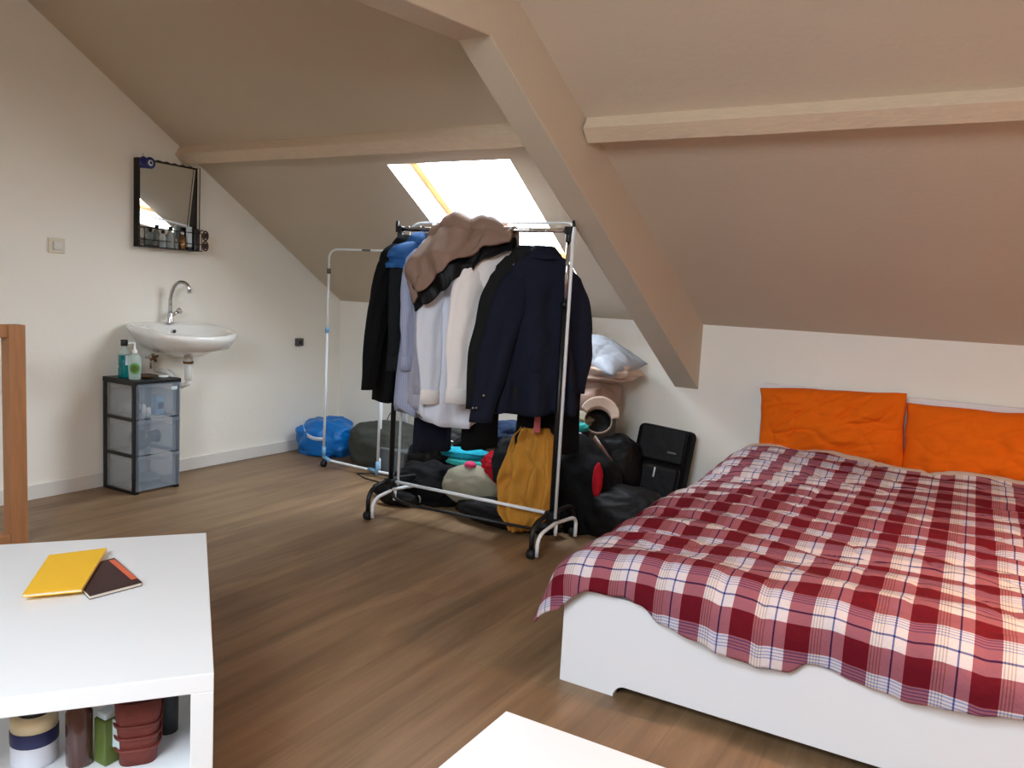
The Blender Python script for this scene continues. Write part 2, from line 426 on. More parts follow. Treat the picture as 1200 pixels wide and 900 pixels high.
def lerp(xs, ys, x):
    if x <= xs[0]: return ys[0]
    for a,b,c,d in zip(xs,xs[1:],ys,ys[1:]):
        if x <= b:
            t = (x-a)/(b-a); t = t*t*(3-2*t); return c+(d-c)*t
    return ys[-1]
EX, EY, RR = -1.135, 2.725, .14     # where the duvet starts to fall to the left / front
def fall(e):
    if e <= 0: return 0, 0
    q = RR*pi/2
    if e < q: return RR*sin(e/RR), RR*(1-cos(e/RR))
    return RR, RR+(e-q)
HX = [-1.3,-1.19,-1.0,-.93,-.83,-.72,-.563,-.41,-.35,-.21,-.055,.22,.7]; HZ = [.40,.40,.39,.372,.325,.30,.285,.285,.325,.312,.308,.345,.34]
def duvet_top(x, y):
    z = .528 + .018*nz(x*1.6,y*1.3,0,1) + .012*ridge((x*1.1,y*2.6,0),3,3)*.55
    # lumpy rows that run across the bed
    z += .013*sin(y*27+3.5*nz(x*1.6,y*.9,3,5)+x*1.5)*max(.1,.55+.8*nz(x*1.3,y*1.1,7,6)) + .012*ridge((x*2.2,y*5.5,1),8,3)*.5
    z -= .010*crease(x*2.0, y*6.5+x*.8, 31)+.007*crease(x*3.5+y, y*9, 32)
    z += .035*exp(-((y-5.05)/.35)**2)*(1-.4*exp(-((x+.3)/.3)**2)) - .012*exp(-((x+1.2)/.12)**2)
    return z
FX = [-1.3,-1.1,-.9,-.55,-.26,.1,.35,.7]; FY = [5.18,5.30,5.32,5.20,5.10,5.12,5.16,5.2]
def duvet():
    nu, nv = 240, 300
    xs0, xs1 = EX-.30, .66
    vs = []; uvs = []
    for j in range(nv+1):
        for i in range(nu+1):
            s = xs0+(xs1-xs0)*i/nu
            ex = max(0, EX-s); xc = max(s, EX)
            # front hem: how far the arc runs below the edge at this x
            tx = max(0,min(1,(EX-s)/.12))
            hem = lerp(HX,HZ,xc)
            topz = .53
            arc = (topz-hem-RR)+RR*pi/2
            if s < EX: arc = arc+.10*tx
            far = lerp(FX,FY,xc)
            r0 = EY-arc; t = j/nv
            # denser rows near the front
            r = r0+(far+.16-r0)*t
            ey = max(0, EY-r); yc = min(max(r,EY), far)
            e = sqrt(ex*ex+ey*ey)
            if ex > 0 and ey > 0:
                h, v = fall(e); dx, dy = ex/e, ey/e
                fl_ = 2*dx*dy
                X = EX-dx*h-fl_*.30*v; Y = EY-dy*h-fl_*.10*v; v *= 1-.15*fl_
            else:
                h1, v1 = fall(ex); h2, v2 = fall(ey)
                X = xc-h1; Y = yc-h2; v = v1+v2
                Y -= .018*sin(xc*9+1)*min(1,v2/.2)+.02*nz(xc*3,v2*2,1,8)*min(1,v2/.1)
                X -= .02*sin(yc*7)*min(1,v1/.2)+.03*min(1,v1/.2)
            e2 = max(0, r-far)
            if e2 > 0:
                R2 = .05; a = min(e2/R2, pi); Y = far+R2*sin(a); v += R2*(1-cos(a))
                if e2 > R2*pi: Y = far-(e2-R2*pi)*.3
            Z = duvet_top(X if X>EX else EX, min(max(Y,EY),far)) - v
            Z += .022*exp(-((r-far)/.022)**2)
            vs.append(V(X,Y,max(Z,.03))); uvs.append((s, r))
    fs = [(j*(nu+1)+i, j*(nu+1)+i+1, (j+1)*(nu+1)+i+1, (j+1)*(nu+1)+i) for j in range(nv) for i in range(nu)]
    me = bpy.data.meshes.new('duvet'); me.from_pydata(vs,[],fs); me.materials.append(M['plaid']); me.materials.append(M['beige'])
    uvl = me.uv_layers.new(name='UVMap')
    for p in me.polygons:
        p.use_smooth = True
        for li in p.loop_indices: uvl.data[li].uv = uvs[me.loops[li].vertex_index]
        j = p.index//nu
        if j > nv-20: p.material_index = 1
    o = bpy.data.objects.new('duvet', me); COL.objects.link(o)
    so = o.modifiers.new('solid','SOLIDIFY'); so.thickness = .012; so.offset = -1
    return tag(o,'rumpled red, white and navy plaid duvet spread over the bed','duvet')
duvet()

def pillow(name, w, h, t, loc, rot, m, seed, wr=.012, nu=70, nv=50, pinch=.02):
    mb = MB(); R = Euler(rot).to_matrix(); L_ = Vector(loc)
    def pt(u, v, sgn):
        a = 2*u-1; b = 2*v-1
        th = t/2*((1-abs(a)**2.6)**.55*(1-abs(b)**2.6)**.55)
        x = a*w/2*(1-pinch*(1-b*b)*(abs(a)**3)*-1*-1); y = b*h/2*(1-pinch*(1-a*a)*(abs(b)**3))
        edge = (1-abs(a)**6)*(1-abs(b)**6)
        # creases that fan out from the corners and edges
        d = wr*ridge((x*2.2+y*1.2, y*6-x*2.0, 0), seed, 3)*.7 + wr*1.0*nz(x*4,y*4,sgn,seed)
        d -= .014*crease(x*2.6+y*2.5, y*7-x*2.6, seed+11)*(wr/.03)+.010*crease(x*5-y*2, y*6+x*2, seed+12)*(wr/.03)
        z = sgn*(th+max(-th*.6, d*edge*min(1,th/(t*.25))))
        x += .012*nz(a*2,b*2,0,seed+3); y += .018*nz(a*2.2,b*1.5,5,seed+4)
        return L_+R@V(x,y,z)
    n1 = nu+1
    vs = []; idx = {}
    for sgn in (1,-1):
        for j in range(nv+1):
            for i in range(nu+1):
                if sgn == -1 and (i in (0,nu) or j in (0,nv)): idx[(sgn,i,j)] = idx[(1,i,j)]; continue
                idx[(sgn,i,j)] = len(vs); vs.append(pt(i/nu,j/nv,sgn))
    fs = []
    for sgn in (1,-1):
        for j in range(nv):
            for i in range(nu):
                f = (idx[(sgn,i,j)],idx[(sgn,i+1,j)],idx[(sgn,i+1,j+1)],idx[(sgn,i,j+1)])
                fs.append(f if sgn == 1 else f[::-1])
    mb.add(vs, fs, m, True)
    return mb.build(name, origin=loc)
tag(pillow('pillow',.88,.46,.15,(-.735,5.375,.735),(radians(84),radians(-3.5),0),M['orange'],3,.030,110,80),'crumpled orange pillow at the left end of the headboard','pillow','orange pillows at the headboard')
tag(pillow('pillow',.94,.47,.17,(.165,5.365,.705),(radians(82),radians(-1),0),M['orange'],11,.024),'smooth orange pillow on the right, overlapped by the picture edge','pillow','orange pillows at the headboard')

# ------------------------------------------------------------------ low tables
def rotz(p, c, a):
    d = Vector(p)-Vector(c); return Vector(c)+V(d.x*cos(a)-d.y*sin(a), d.x*sin(a)+d.y*cos(a), d.z)
# coffee table: corner A (front right, -1.59,1.32), long edge towards (-2.55,2.07), short edge towards (-.42,-.56)
A = V(-1.59,1.32,0); U = V(-.96,.75,0).normalized(); W = V(-.60,-.80,0); W = V(-U.y,U.x,0); W = W if W.x < 0 else -W
TL, TW, TH = 1.22, .78, .45
def tbox(mb, u0,u1,w0,w1,z0,z1,m):
    c = [A+U*u+W*w for u,w in ((u0,w0),(u1,w0),(u1,w1),(u0,w1))]
    vs = [V(p.x,p.y,z0) for p in c]+[V(p.x,p.y,z1) for p in c]
    return mb.add(vs,[(0,3,2,1),(4,5,6,7),(0,1,5,4),(1,2,6,5),(2,3,7,6),(3,0,4,7)],m)
tc_ = A+U*TL/2+W*TW/2
tb = empty('coffee_table',(tc_.x,tc_.y,0),'white low table with open lower shelf and notebooks on top','table')
tbox(MB(),0,TL,0,TW,TH-.05,TH,M['white']).build('tabletop',tb,bevel=.002)
for (u,w) in ((0,0),(TL-.055,0),(0,TW-.055),(TL-.055,TW-.055)):
    tbox(MB(),u,u+.055,w,w+.055,0,TH-.05,M['white']).build('leg',tb,bevel=.002)
tbox(MB(),.02,TL-.02,.012,TW-.012,.085,.105,M['white']).build('shelf',tb,bevel=.002)
tbox(MB(),.055,TL-.055,.008,.028,.105,TH-.05,M['white']).build('side_panel',tb,bevel=.002)
# second white table, only its corner in view
t2 = empty('side_table',(-.6,1.33,0),'white low table at the bottom edge, only its bright corner showing','table')
X0,X1,Y0,Y1 = -.885,-.10,.42,1.60
MB().box((X0,Y0,.40),(X1,Y1,.45),M['white']).build('tabletop',t2,bevel=.002)
for x,y in ((X0,Y0),(X1-.05,Y0),(X0,Y1-.05),(X1-.05,Y1-.05)):
    MB().box((x,y,0),(x+.05,y+.05,.40),M['white']).build('leg',t2,bevel=.002)

# notebooks
def notebook(name, quad, z, th, cover, label, tilt=0):
    q = [V(x,y,z+th) for x,y in quad]; b = [V(x,y,z) for x,y in quad]
    e = empty(name, sum((Vector(p) for p in b), V(0,0,0))/4, label, 'notebook')
    c = sum(b, V(0,0,0))/4
    ins = [c+(p-c)*.975 for p in b]
    mb = MB(); t = .0012
    mb.add([p+V(0,0,t) for p in ins]+[p+V(0,0,th-t) for p in ins],[(0,1,2,3),(4,5,6,7),(0,1,5,4),(1,2,6,5),(2,3,7,6),(3,0,4,7)],M['paper'])
    mb.build('pages',e)
    for zz in (0, th-t):
        MB().add([p+V(0,0,zz) for p in b]+[p+V(0,0,zz+t) for p in b],[(0,1,2,3),(4,5,6,7),(0,1,5,4),(1,2,6,5),(2,3,7,6),(3,0,4,7)],cover).build('cover',e)
    return e
e = notebook('notebook',[(-2.265,1.41),(-2.245,1.575),(-2.52,1.66),(-2.53,1.49)],.451,.012,M['maroon'],'dark maroon notebook with salmon band tucked under the yellow one')
MB().add([V(-2.29,1.567,.4635),V(-2.285,1.585,.4635),V(-2.50,1.648,.4635),V(-2.505,1.63,.4635),V(-2.29,1.567,.465),V(-2.285,1.585,.465),V(-2.50,1.648,.465),V(-2.505,1.63,.465)],[(0,1,2,3),(4,5,6,7),(0,1,5,4),(1,2,6,5),(2,3,7,6),(3,0,4,7)],M['salmon']).build('band',e)
e = notebook('notebook',[(-2.395,1.28),(-2.305,1.41),(-2.60,1.685),(-2.675,1.52)],.4665,.010,M['yellow'],'bright yellow notebook lying on the white coffee table')

# things on the coffee table shelf
SZ = .1055
def on_shelf(name, x, y, label, cat, parts, group=None):
    e = empty(name, (x,y,SZ), label, cat, group)
    for nm, prof, m in parts: MB().lathe(prof,(x,y,SZ),m).build(nm,e)
    return e
jx, jy = -2.12, 1.16
on_shelf('jar',jx,jy,'cream lidded jar with a navy label on the table shelf','jar',[
 ('body',[(.055,0),(.058,.01),(.058,.06),(.057,.062)],M['whitec2']),
 ('label_band',[(.0585,.062),(.0595,.063),(.0595,.10),(.0585,.101)],M['navyp']),
 ('neck',[(.058,.102),(.058,.135),(.05,.142)],M['cream']),
 ('lid',[(.04,.142),(.042,.145),(.042,.165),(.038,.17)],M['black'])])
on_shelf('bottle',-2.01,1.22,'brown glass bottle between the cream jar and green box','bottle',[
 ('body',[(.030,0),(.034,.005),(.034,.15),(.016,.19),(.014,.22)],M['bottlebrown']),('cap',[(.016,.22),(.017,.222),(.017,.245),(.015,.248)],M['black'])])
e = empty('food_box',(-1.96,1.27,SZ),'small olive green packet beside the terracotta basket','packet')
MB().box((-1.985,1.245,SZ),(-1.935,1.295,SZ+.13),M['olive']).build('body',e,bevel=.005)
MB().box((-1.98,1.25,SZ+.13),(-1.94,1.29,SZ+.15),M['labelw']).build('top_flap',e,bevel=.004)
# basket
e = empty('basket',(-1.93,1.345,SZ),'terracotta woven basket on the white table shelf','basket')
ca = atan2(U.y,U.x)
def basket():
    rs = []; inn = []
    for z, s in ((0,.85),(.06,.92),(.13,1.0),(.185,1.04)):
        r = []
        for k in range(32):
            a = 2*pi*k/32; x = .058*s*abs(cos(a))**.5*(1 if cos(a)>0 else -1); y = .085*s*abs(sin(a))**.5*(1 if sin(a)>0 else -1)
            r.append(rotz((-1.93+y,1.345+x,SZ+z),(-1.93,1.345,0),ca))
        rs.append(r)
    for z, s in ((.185,.97),(.02,.8)):
        r = []
        for k in range(32):
            a = 2*pi*k/32; x = .058*s*abs(cos(a))**.5*(1 if cos(a)>0 else -1); y = .085*s*abs(sin(a))**.5*(1 if sin(a)>0 else -1)
            r.append(rotz((-1.93+y,1.345+x,SZ+z),(-1.93,1.345,0),ca))
        rs.append(r)
    MB().rings(rs,M['terra']).build('body',e)
    mb = MB()
    for z in (.05,.085,.12):
        pts = []
        for k in range(33):
            a = 2*pi*k/32; s=.93+z*.6; x = .060*s*abs(cos(a))**.5*(1 if cos(a)>0 else -1); y = .087*s*abs(sin(a))**.5*(1 if sin(a)>0 else -1)
            pts.append(rotz((-1.93+y,1.345+x,SZ+z),(-1.93,1.345,0),ca))
        mb.tube(pts,.004,M['terra'],6,caps=False)
    mb.build('weave',e)
    c = rotz((-1.86-.115,1.36-.02,SZ+.10),(-1.93,1.345,0),ca)
basket()
MB().box((-1.935,1.268,SZ+.05),(-1.905,1.273,SZ+.13),M['labelw']).build('label_card',e)
tag(MB().tube([(-1.96,1.46,SZ),(-1.96,1.46,SZ+.12),(-1.96,1.46,SZ+.20),(-1.96,1.46,SZ+.24)],[.03,.031,.02,.018],M['pcdark']).build('thermos'),'dark grey flask in the corner behind the basket','flask')

# ------------------------------------------------------------------ pine balustrade end at the left
e = empty('wooden_railing',(-4.27,2.2,0),'pine stair railing end at the left edge','railing')
MB().box((-4.31,2.215,0),(-4.235,2.30,1.165),M['wood']).build('post',e,bevel=.004)
MB().box((-4.305,1.2,1.10),(-4.24,2.215,1.165),M['wood']).build('top_rail',e,bevel=.004)
MB().box((-4.305,1.2,.005),(-4.24,2.215,.07),M['wood']).build('bottom_rail',e,bevel=.004)

# ------------------------------------------------------------------ wash basin
SY = 3.72
def basin():
    e = empty('wash_basin',(XL,SY,1.1),'white ceramic wash basin on the wall beneath the mirror','sink')
    cx, cy = -4.83, SY
    def outline(f, z, back=0, tilt=.07, fy=None):
        r = []
        fy = fy if fy is not None else f
        for k in range(64):
            a = 2*pi*k/64
            c_, s_ = cos(a), sin(a)
            ex = .36*(abs(s_)**.9)*(1 if s_>0 else -1)
            if c_ >= 0: xx = .30*c_**.85
            else: xx = -.225*abs(c_)**.35
            if c_ < 0: ex = .36*(abs(s_)**.55)*(1 if s_>0 else -1) if abs(s_)>0 else 0
            x = cx+xx*f; y = cy+ex*fy
            x = max(x, XL+.002+back)
            r.append(V(x,y,z-tilt*(x-XL)/.5 if tilt else z))
        return r
    rings = []
    for f, z in ((.10,.905),(.35,.915),(.62,.955),(.85,1.02),(.97,1.085),(1.0,1.10),(1.0,1.118),(.985,1.128),(.94,1.13)):
        rings.append(outline(f,z,0,.07 if z>1.0 else .02))
    # inner bowl, shifted forward of the tap ledge
    def inner(f, z, tilt=.07):
        r = []
        for k in range(64):
            a = 2*pi*k/64
            x = cx+.045+(.215*cos(a))*f; y = cy+.29*sin(a)*f
            r.append(V(x,y,z-tilt*(x-XL)/.5))
        return r
    for f,z,t in ((1.0,1.126,.07),(.97,1.115,.07),(.90,1.07,.05),(.75,1.02,.03),(.5,.985,.0),(.2,.975,0),(.08,.972,0)):
        rings.append(inner(f,z,t))
    MB().rings(rings,M['ceramic'],(True,True)).build('bowl',e)
    MB().lathe([(.0,-.002),(.012,-.002),(.013,.003),(.0,.003)],(cx-.135,cy+.015,1.065),M['pcdark'],16,'x').build('overflow_hole',e)
    MB().lathe([(.0,0),(.02,0),(.02,.004),(.0,.005)],(cx+.045,cy,.973),M['chrome']).build('drain',e)
    # trap
    MB().tube([(cx,cy+.03,.91),(cx,cy+.03,.84)],[.03,.03],M['ceramic']).tube([(cx,cy+.03,.86),(cx,cy+.03,.845)],.036,M['gold']).tube([(cx,cy+.03,.85),(cx,cy+.03,.72)],.024,M['ceramic']).tube(
        [(cx,cy+.03,.73),(cx,cy+.03,.70),(cx-.03,cy+.0,.68),(cx-.06,cy-.03,.70),(cx-.08,cy-.05,.76),(cx-.11,cy-.06,.78),(XL,cy-.06,.78)],.02,M['ceramic']).build('trap',e)
    f = empty('faucet',(XL+.07,3.72,1.12),'chrome gooseneck tap on the wash basin ledge','tap')
    fx, fy, fz = XL+.075, 3.715, 1.121
    MB().lathe([(.026,0),(.026,.01),(.02,.03),(.018,.07),(.016,.075)],(fx,fy,fz),M['chrome']).build('base',f)
    pts = [V(fx,fy,fz+.07),V(fx,fy,fz+.15)]+bez((fx,fy,fz+.17),(fx+.02,fy+.01,fz+.32),(fx+.085,fy+.05,fz+.295),8)+bez((fx+.09,fy+.053,fz+.292),(fx+.12,fy+.065,fz+.28),(fx+.12,fy+.066,fz+.235),5)
    MB().tube(pts,.013,M['chrome']).build('spout',f)
    MB().tube([(fx+.10+.02,fy+.066,fz+.235),(fx+.12,fy+.066,fz+.222)],.0135,M['brushed']).build('aerator',f)
    MB().tube([(fx,fy,fz+.05),(fx+.02,fy+.05,fz+.085)],.012,M['chrome']).tube([(fx+.02,fy+.05,fz+.085),(fx+.028,fy+.068,fz+.10)],.022,M['chrome']).build('handle',f)
    v = empty('angle_valve',(XL+.04,3.58,.86),'bronze angle valve on the wall beneath the basin','valve')
    MB().tube([(XL,3.58,.88),(XL+.07,3.58,.88)],.012,M['brushed']).tube([(XL+.05,3.58,.88),(XL+.05,3.58,.80)],.009,M['brushed']).build('body',v)
    mb = MB()
    for a in range(4):
        mb.tube([(XL+.085,3.58,.88),(XL+.085,3.58+.03*cos(a*pi/2+.4),.88+.03*sin(a*pi/2+.4))],[.008,.011],M['gold'])
    mb.tube([(XL+.07,3.58,.88),(XL+.095,3.58,.88)],.012,M['gold']).build('cross_handle',v)
basin()

# ------------------------------------------------------------------ mirror with shelf
e = empty('wall_mirror',(XL+.02,3.69,1.65),'black metal framed mirror with a small wire shelf','mirror')
my0,my1,mz0,mz1 = 3.475,3.95,1.648,2.247
fx0 = XL+.002
ty = .047
MB().add([V(fx0+.004,my0+.01,mz0+.01),V(fx0+.004,my1-.01,mz0+.01),V(fx0+.004+ty,my1-.01,mz1-.01),V(fx0+.004+ty,my0+.01,mz1-.01),V(fx0,my0+.01,mz0+.01),V(fx0,my1-.01,mz0+.01),V(fx0+ty,my1-.01,mz1-.01),V(fx0+ty,my0+.01,mz1-.01)],[(0,1,2,3),(4,5,6,7),(0,1,5,4),(1,2,6,5),(2,3,7,6),(3,0,4,7)],M['mirror']).build('mirror_glass',e)
mb = MB()
t = .013
for lo,hi in (((fx0,my0,mz0),(fx0+.055,my0+t,mz1)),((fx0,my1-t,mz0),(fx0+.055,my1,mz1)),((fx0,my0+t,mz1-t),(fx0+.055,my1-t,mz1)),((fx0,my0+t,mz0),(fx0+.055,my1-t,mz0+t))): mb.box(lo,hi,M['blackmetal'])
mb.build('frame',e,bevel=.002)
MB().box((fx0+.055,my0,mz0),(fx0+.115,my1,mz0+.006),M['blackmetal']).build('shelf',e)
mb = MB(); r=.0028; sx = fx0+.112
for z in (mz0+.05,mz0+.13): mb.tube([(fx0+.055,my0+.004,z),(sx,my0+.004,z),(sx,my1-.004,z),(fx0+.055,my1-.004,z)],r,M['blackmetal'],6)
for i in range(3): mb.tube([(sx,my0+.004+i*(my1-my0-.008)/2*1,mz0+.003),(sx,my0+.004+i*(my1-my0-.008)/2,mz0+.13)],r,M['blackmetal'],6)
mb.build('shelf_rail',e)
mb = MB()
for i in range(20):
    y = my0+.01+i*.0085; mb.tube([(sx,y,mz0+.006),(sx,y,mz0+.128)],.0011,M['blackmetal'],5)
mb.build('wire_mesh',e)
MB().tube([(fx0+.085,my1-.004,mz0),(fx0+.085,my1-.004,mz1),(fx0+.02,my1-.004,mz1)],.003,M['blackmetal'],6).build('side_rod',e)
mb = MB()
for i in range(5): mb.tube(bez((fx0+.02,my0+.15+i*.065,mz1-.005),(fx0+.02,my0+.18+i*.065,mz1+.022),(fx0+.02,my0+.21+i*.065,mz1-.004),5),.003,M['blackmetal'],6)
mb.build('scroll_edge',e)
# little bottles on the mirror shelf
def bottle(name, x, y, z, h, r, m, cap, label, neck=.4, grp='toiletries on the mirror shelf', cat='bottle'):
    e = empty(name,(x,y,z),label,cat,grp)
    MB().lathe([(r*.95,0),(r,.003),(r,h*.62),(r*neck,h*.76),(r*neck,h*.80)],(x,y,z),m,18).build('body',e)
    MB().lathe([(r*(neck+.1),h*.80),(r*(neck+.12),h*.805),(r*(neck+.12),h*.99),(r*neck,h)],(x,y,z),cap,18).build('cap',e)
    return e
bz = mz0+.0065; bx = fx0+.082
bottle('perfume_bottle',bx,3.645,bz,.12,.022,M['labelw'],M['black'],'small white bottle, first from the left on the mirror shelf')
bottle('perfume_bottle',bx+.01,3.70,bz,.15,.026,M['clearg'],M['black'],'clear glass bottle with tall black cap on the mirror shelf')
bottle('perfume_bottle',bx,3.75,bz,.07,.017,M['clearg'],M['brushed'],'shortest clear bottle in the middle of the mirror shelf')
bottle('perfume_bottle',bx+.005,3.80,bz,.13,.024,M['gold'],M['brushed'],'golden bottle with metal cap on the mirror shelf')
e = empty('lotion_tube',(bx,3.86,bz),'pale tall tube near the right end of the mirror shelf','tube','toiletries on the mirror shelf')
MB().box((bx-.014,3.842,bz+.02),(bx+.014,3.878,bz+.165),M['labelw']).build('body',e,bevel=.006)
MB().box((bx-.014,3.845,bz),(bx+.014,3.875,bz+.02),M['black']).build('cap',e,bevel=.003)
tag(MB().box((bx-.02,3.89,bz),(bx+.02,3.93,bz+.155),M['black']).build('black_box',bevel=.004),'black upright box at the right end of the mirror shelf','box','toiletries on the mirror shelf')
# sunglasses hooked over the rail
e = empty('sunglasses',(sx+.02,3.97,1.75),'brown rimmed sunglasses hanging from the right end of the mirror','sunglasses')
for zc,nm in ((1.765,'lens'),(1.69,'lens')):
    pts = [V(sx+.005+.0*cos(a), 3.975+.022*cos(a), zc+.033*sin(a)) for a in [2*pi*k/20 for k in range(21)]]
    rim = MB().tube(pts,.006,M['leather'],8).build('rim',e)
    MB().lathe([(.0,-.001),(.021,-.001),(.021,.001),(0,.001)],(sx+.005,3.975,zc),M['pcdark'],20,'x').build('lens',rim)
MB().tube([(sx+.005,3.953,1.80),(fx0+.09,3.96,1.805),(fx0+.06,3.96,1.78)],.004,M['leather'],8).build('temple',e)
# evil eye beads
for y, z, l in ((3.512,2.218,'plain cobalt glass disc at the mirror corner, left one'),(3.556,2.221,'cobalt glass eye bead with pale ring at the mirror corner')):
    e = empty('eye_bead',(fx0+.035,y,z),l,'charm','glass beads on the mirror corner')
    x = fx0+.056 + (.006 if y>3.53 else 0)
    MB().lathe([(0,0),(.036,0),(.040,.004),(.036,.008),(0,.009)],(x,y,z),M['nazar'],28,'x').build('disc',e)
    if y > 3.53:
        MB().lathe([(0,.0088),(.021,.0088),(.021,.0105),(0,.0105)],(x,y,z),M['nazarw'],24,'x').build('ring',e)
        MB().lathe([(0,.0104),(.009,.0104),(.009,.012),(0,.012)],(x,y,z),M['nazar'],20,'x').build('pupil',e)
    else: MB().tube([(x,y,z+.038),(x-.01,y,z+.06)],.0015,M['blackmetal'],6).build('loop',e)

# ------------------------------------------------------------------ drawer tower
dx0,dx1,dy0,dy1,dh = XL+.025,-4.69,3.235,3.575,.765
e = empty('drawer_unit',((dx0+dx1)/2,(dy0+dy1)/2,0),'black plastic tower with three smoky clear drawers under the basin','drawer unit')
MB().box((dx0,dy0-.004,dh-.035),(dx1+.01,dy1+.004,dh),M['black']).build('top',e,bevel=.004)
mb = MB()
for (x,y) in ((dx0,dy0),(dx1-.035,dy0),(dx0,dy1-.03),(dx1-.035,dy1-.03)): mb.box((x,y,0),(x+.035,y+.03,dh-.035),M['black'])
for z in (0,.245,.49):
    for y in (dy0,dy1-.03): mb.box((dx0+.035,y,z),(dx1-.035,y+.03,z+.022),M['black'])
    mb.box((dx0,dy0+.03,z),(dx0+.02,dy1-.03,z+.022),M['black'])
mb.build('frame',e,bevel=.002)
for y in (dy0+.006,dy1-.010): MB().box((dx0+.035,y,.022),(dx1-.035,y+.004,dh-.035),M['smokeside']).build('side_panel',e)
for k in range(3):
    z0 = .024+k*.243; z1 = z0+.215; a=.004; X0_,X1_,Y0_,Y1_ = dx0+.03,dx1+.004,dy0+.034,dy1-.034
    mb = MB()
    mb.box((X0_,Y0_,z0),(X1_-.01,Y1_,z0+a),M['smoke'])
    mb.box((X0_,Y0_,z0+a),(X1_-.01,Y0_+a,z1-.04),M['smoke']); mb.box((X0_,Y1_-a,z0+a),(X1_-.01,Y1_,z1-.04),M['smoke'])
    mb.box((X0_,Y0_+a,z0+a),(X0_+a,Y1_-a,z1-.04),M['smoke'])
    d = mb.build('drawer',e)
    MB().box((X1_-.004,dy0+.005,z0-.002),(X1_+.006,dy1-.002,z1+.018),M['smoke']).build('drawer_front',d,bevel=.002)
    MB().box((X1_+.006,dy0+.01,z1-.008),(X1_+.016,dy1-.008,z1+.016),M['smoke']).build('grip',d,bevel=.003)
MB().box((dx1+.0105,dy1-.075,dh-.075),(dx1+.0125,dy1-.03,dh-.052),M['labelw']).build('sticker',e)
# drawer contents
z0 = .024+2*.243+.0045
e = empty('shaver_box',(-4.76,3.46,z0),'pale blue small carton in the top clear drawer','carton')
MB().box((-4.79,3.43,z0),(-4.75,3.50,z0+.13),M['lblue'],(0,0,.15)).build('carton',e,bevel=.003)
MB().box((-4.747,3.445,z0+.04),(-4.744,3.49,z0+.085),M['navyp'],(0,0,.15)).build('picture_patch',e)
for i,(x,y,h) in enumerate(((-4.77,3.30,.05),(-4.745,3.335,.085),(-4.74,3.37,.06))):
    tag(MB().tube([(x,y,z0),(x,y,z0+h*.8),(x,y,z0+h)],[.016,.016,.008],M['ceramic']).build('pill_bottle'),['small white bottle at the left of the top drawer','tallest white bottle in the top drawer','white bottle beside the pale blue carton in the drawer'][i],'bottle','white bottles in the top drawer')
def lump(name, c, size, m, seed, amp=.18, freq=2.2, sub=4, flat=None, rot=0, label=None, cat=None, group=None, sq=1.0, extra=None):
    bm = bmesh.new(); bmesh.ops.create_icosphere(bm, subdivisions=sub, radius=1)
    c = Vector(c); cr, sr = cos(rot), sin(rot)
    for v in bm.verts:
        p = v.co.copy()
        q = Vector([ (abs(a)**sq)*(1 if a>0 else -1) for a in p]) if sq != 1 else p.copy()
        d = 1+amp*(.6*nz(p.x*freq,p.y*freq,p.z*freq,seed)+.35*ridge((p.x*freq*.9,p.y*freq*.9,p.z*freq*1.3),seed+5,3)*.6)
        q = q*d
        q = Vector((q.x*size[0],q.y*size[1],q.z*size[2]))
        if extra: q = extra(q)
        q = Vector((q.x*cr-q.y*sr, q.x*sr+q.y*cr, q.z))
        q += c
        if flat is not None and q.z < flat: q.z = flat+.002*nz(q.x*5,q.y*5,0,seed)*0
        v.co = q-c
    me = bpy.data.meshes.new(name); bm.to_mesh(me); bm.free(); me.materials.append(m)
    for p in me.polygons: p.use_smooth = True
    o = bpy.data.objects.new(name,me); COL.objects.link(o); o.location = c
    if label: tag(o,label,cat,group)
    return o
lump('cotton_pads',(-4.92,3.36,z0+.045),(.07,.06,.045),M['whitec'],4,flat=z0,sub=3,label='white cotton wool at the back of the top drawer',cat='cotton wool')
z1_ = .024+.243+.0045
lump('hair_dryer',(-4.80,3.345,z1_+.075),(.085,.062,.07),M['black'],9,.08,2,flat=z1_,sub=3,label='black rounded bundle in the middle clear drawer',cat='bundle')
tag(MB().tube([(-4.80,3.41,z1_+.09),(-4.74,3.44,z1_+.10)],[.035,.045],M['black']).build('nozzle'),'black round nozzle in the middle clear drawer','nozzle')
lump('cloth_bundle',(-4.85,3.42,.024+.04),(.11,.09,.035),M['pcgrey'],12,.2,3,flat=.0288,sub=3,label='grey bundle lying in the bottom clear drawer',cat='bundle')
# on top of the tower
tz = dh+.0005
e = empty('mouthwash_bottle',(-4.90,3.30,tz),'teal mouthwash bottle with a black cap','bottle')
MB().lathe([(.034,0),(.037,.004),(.037,.06),(.033,.075),(.036,.085),(.036,.15)],(-4.90,3.30,tz),M['tealliq'],20).build('liquid',e)
MB().lathe([(.036,.15),(.034,.175),(.018,.205),(.018,.215)],(-4.90,3.30,tz),M['clearp'],20).build('shoulder',e)
MB().lathe([(.021,.212),(.022,.214),(.022,.25),(.020,.253)],(-4.90,3.30,tz),M['black'],20).build('cap',e)
MB().box((-4.866,3.285,tz+.085),(-4.862,3.315,tz+.15),M['labelw']).build('label_patch',e)
e = empty('soap_dispenser',(-4.755,3.272,tz),'pump soap bottle with round green label','bottle')
sx_, sy_ = -4.765,3.285
MB().lathe([(.034,0),(.037,.004),(.038,.04),(.041,.08),(.042,.12),(.038,.15),(.022,.168),(.014,.172)],(sx_,sy_,tz),M['clearp'],24).build('body',e)
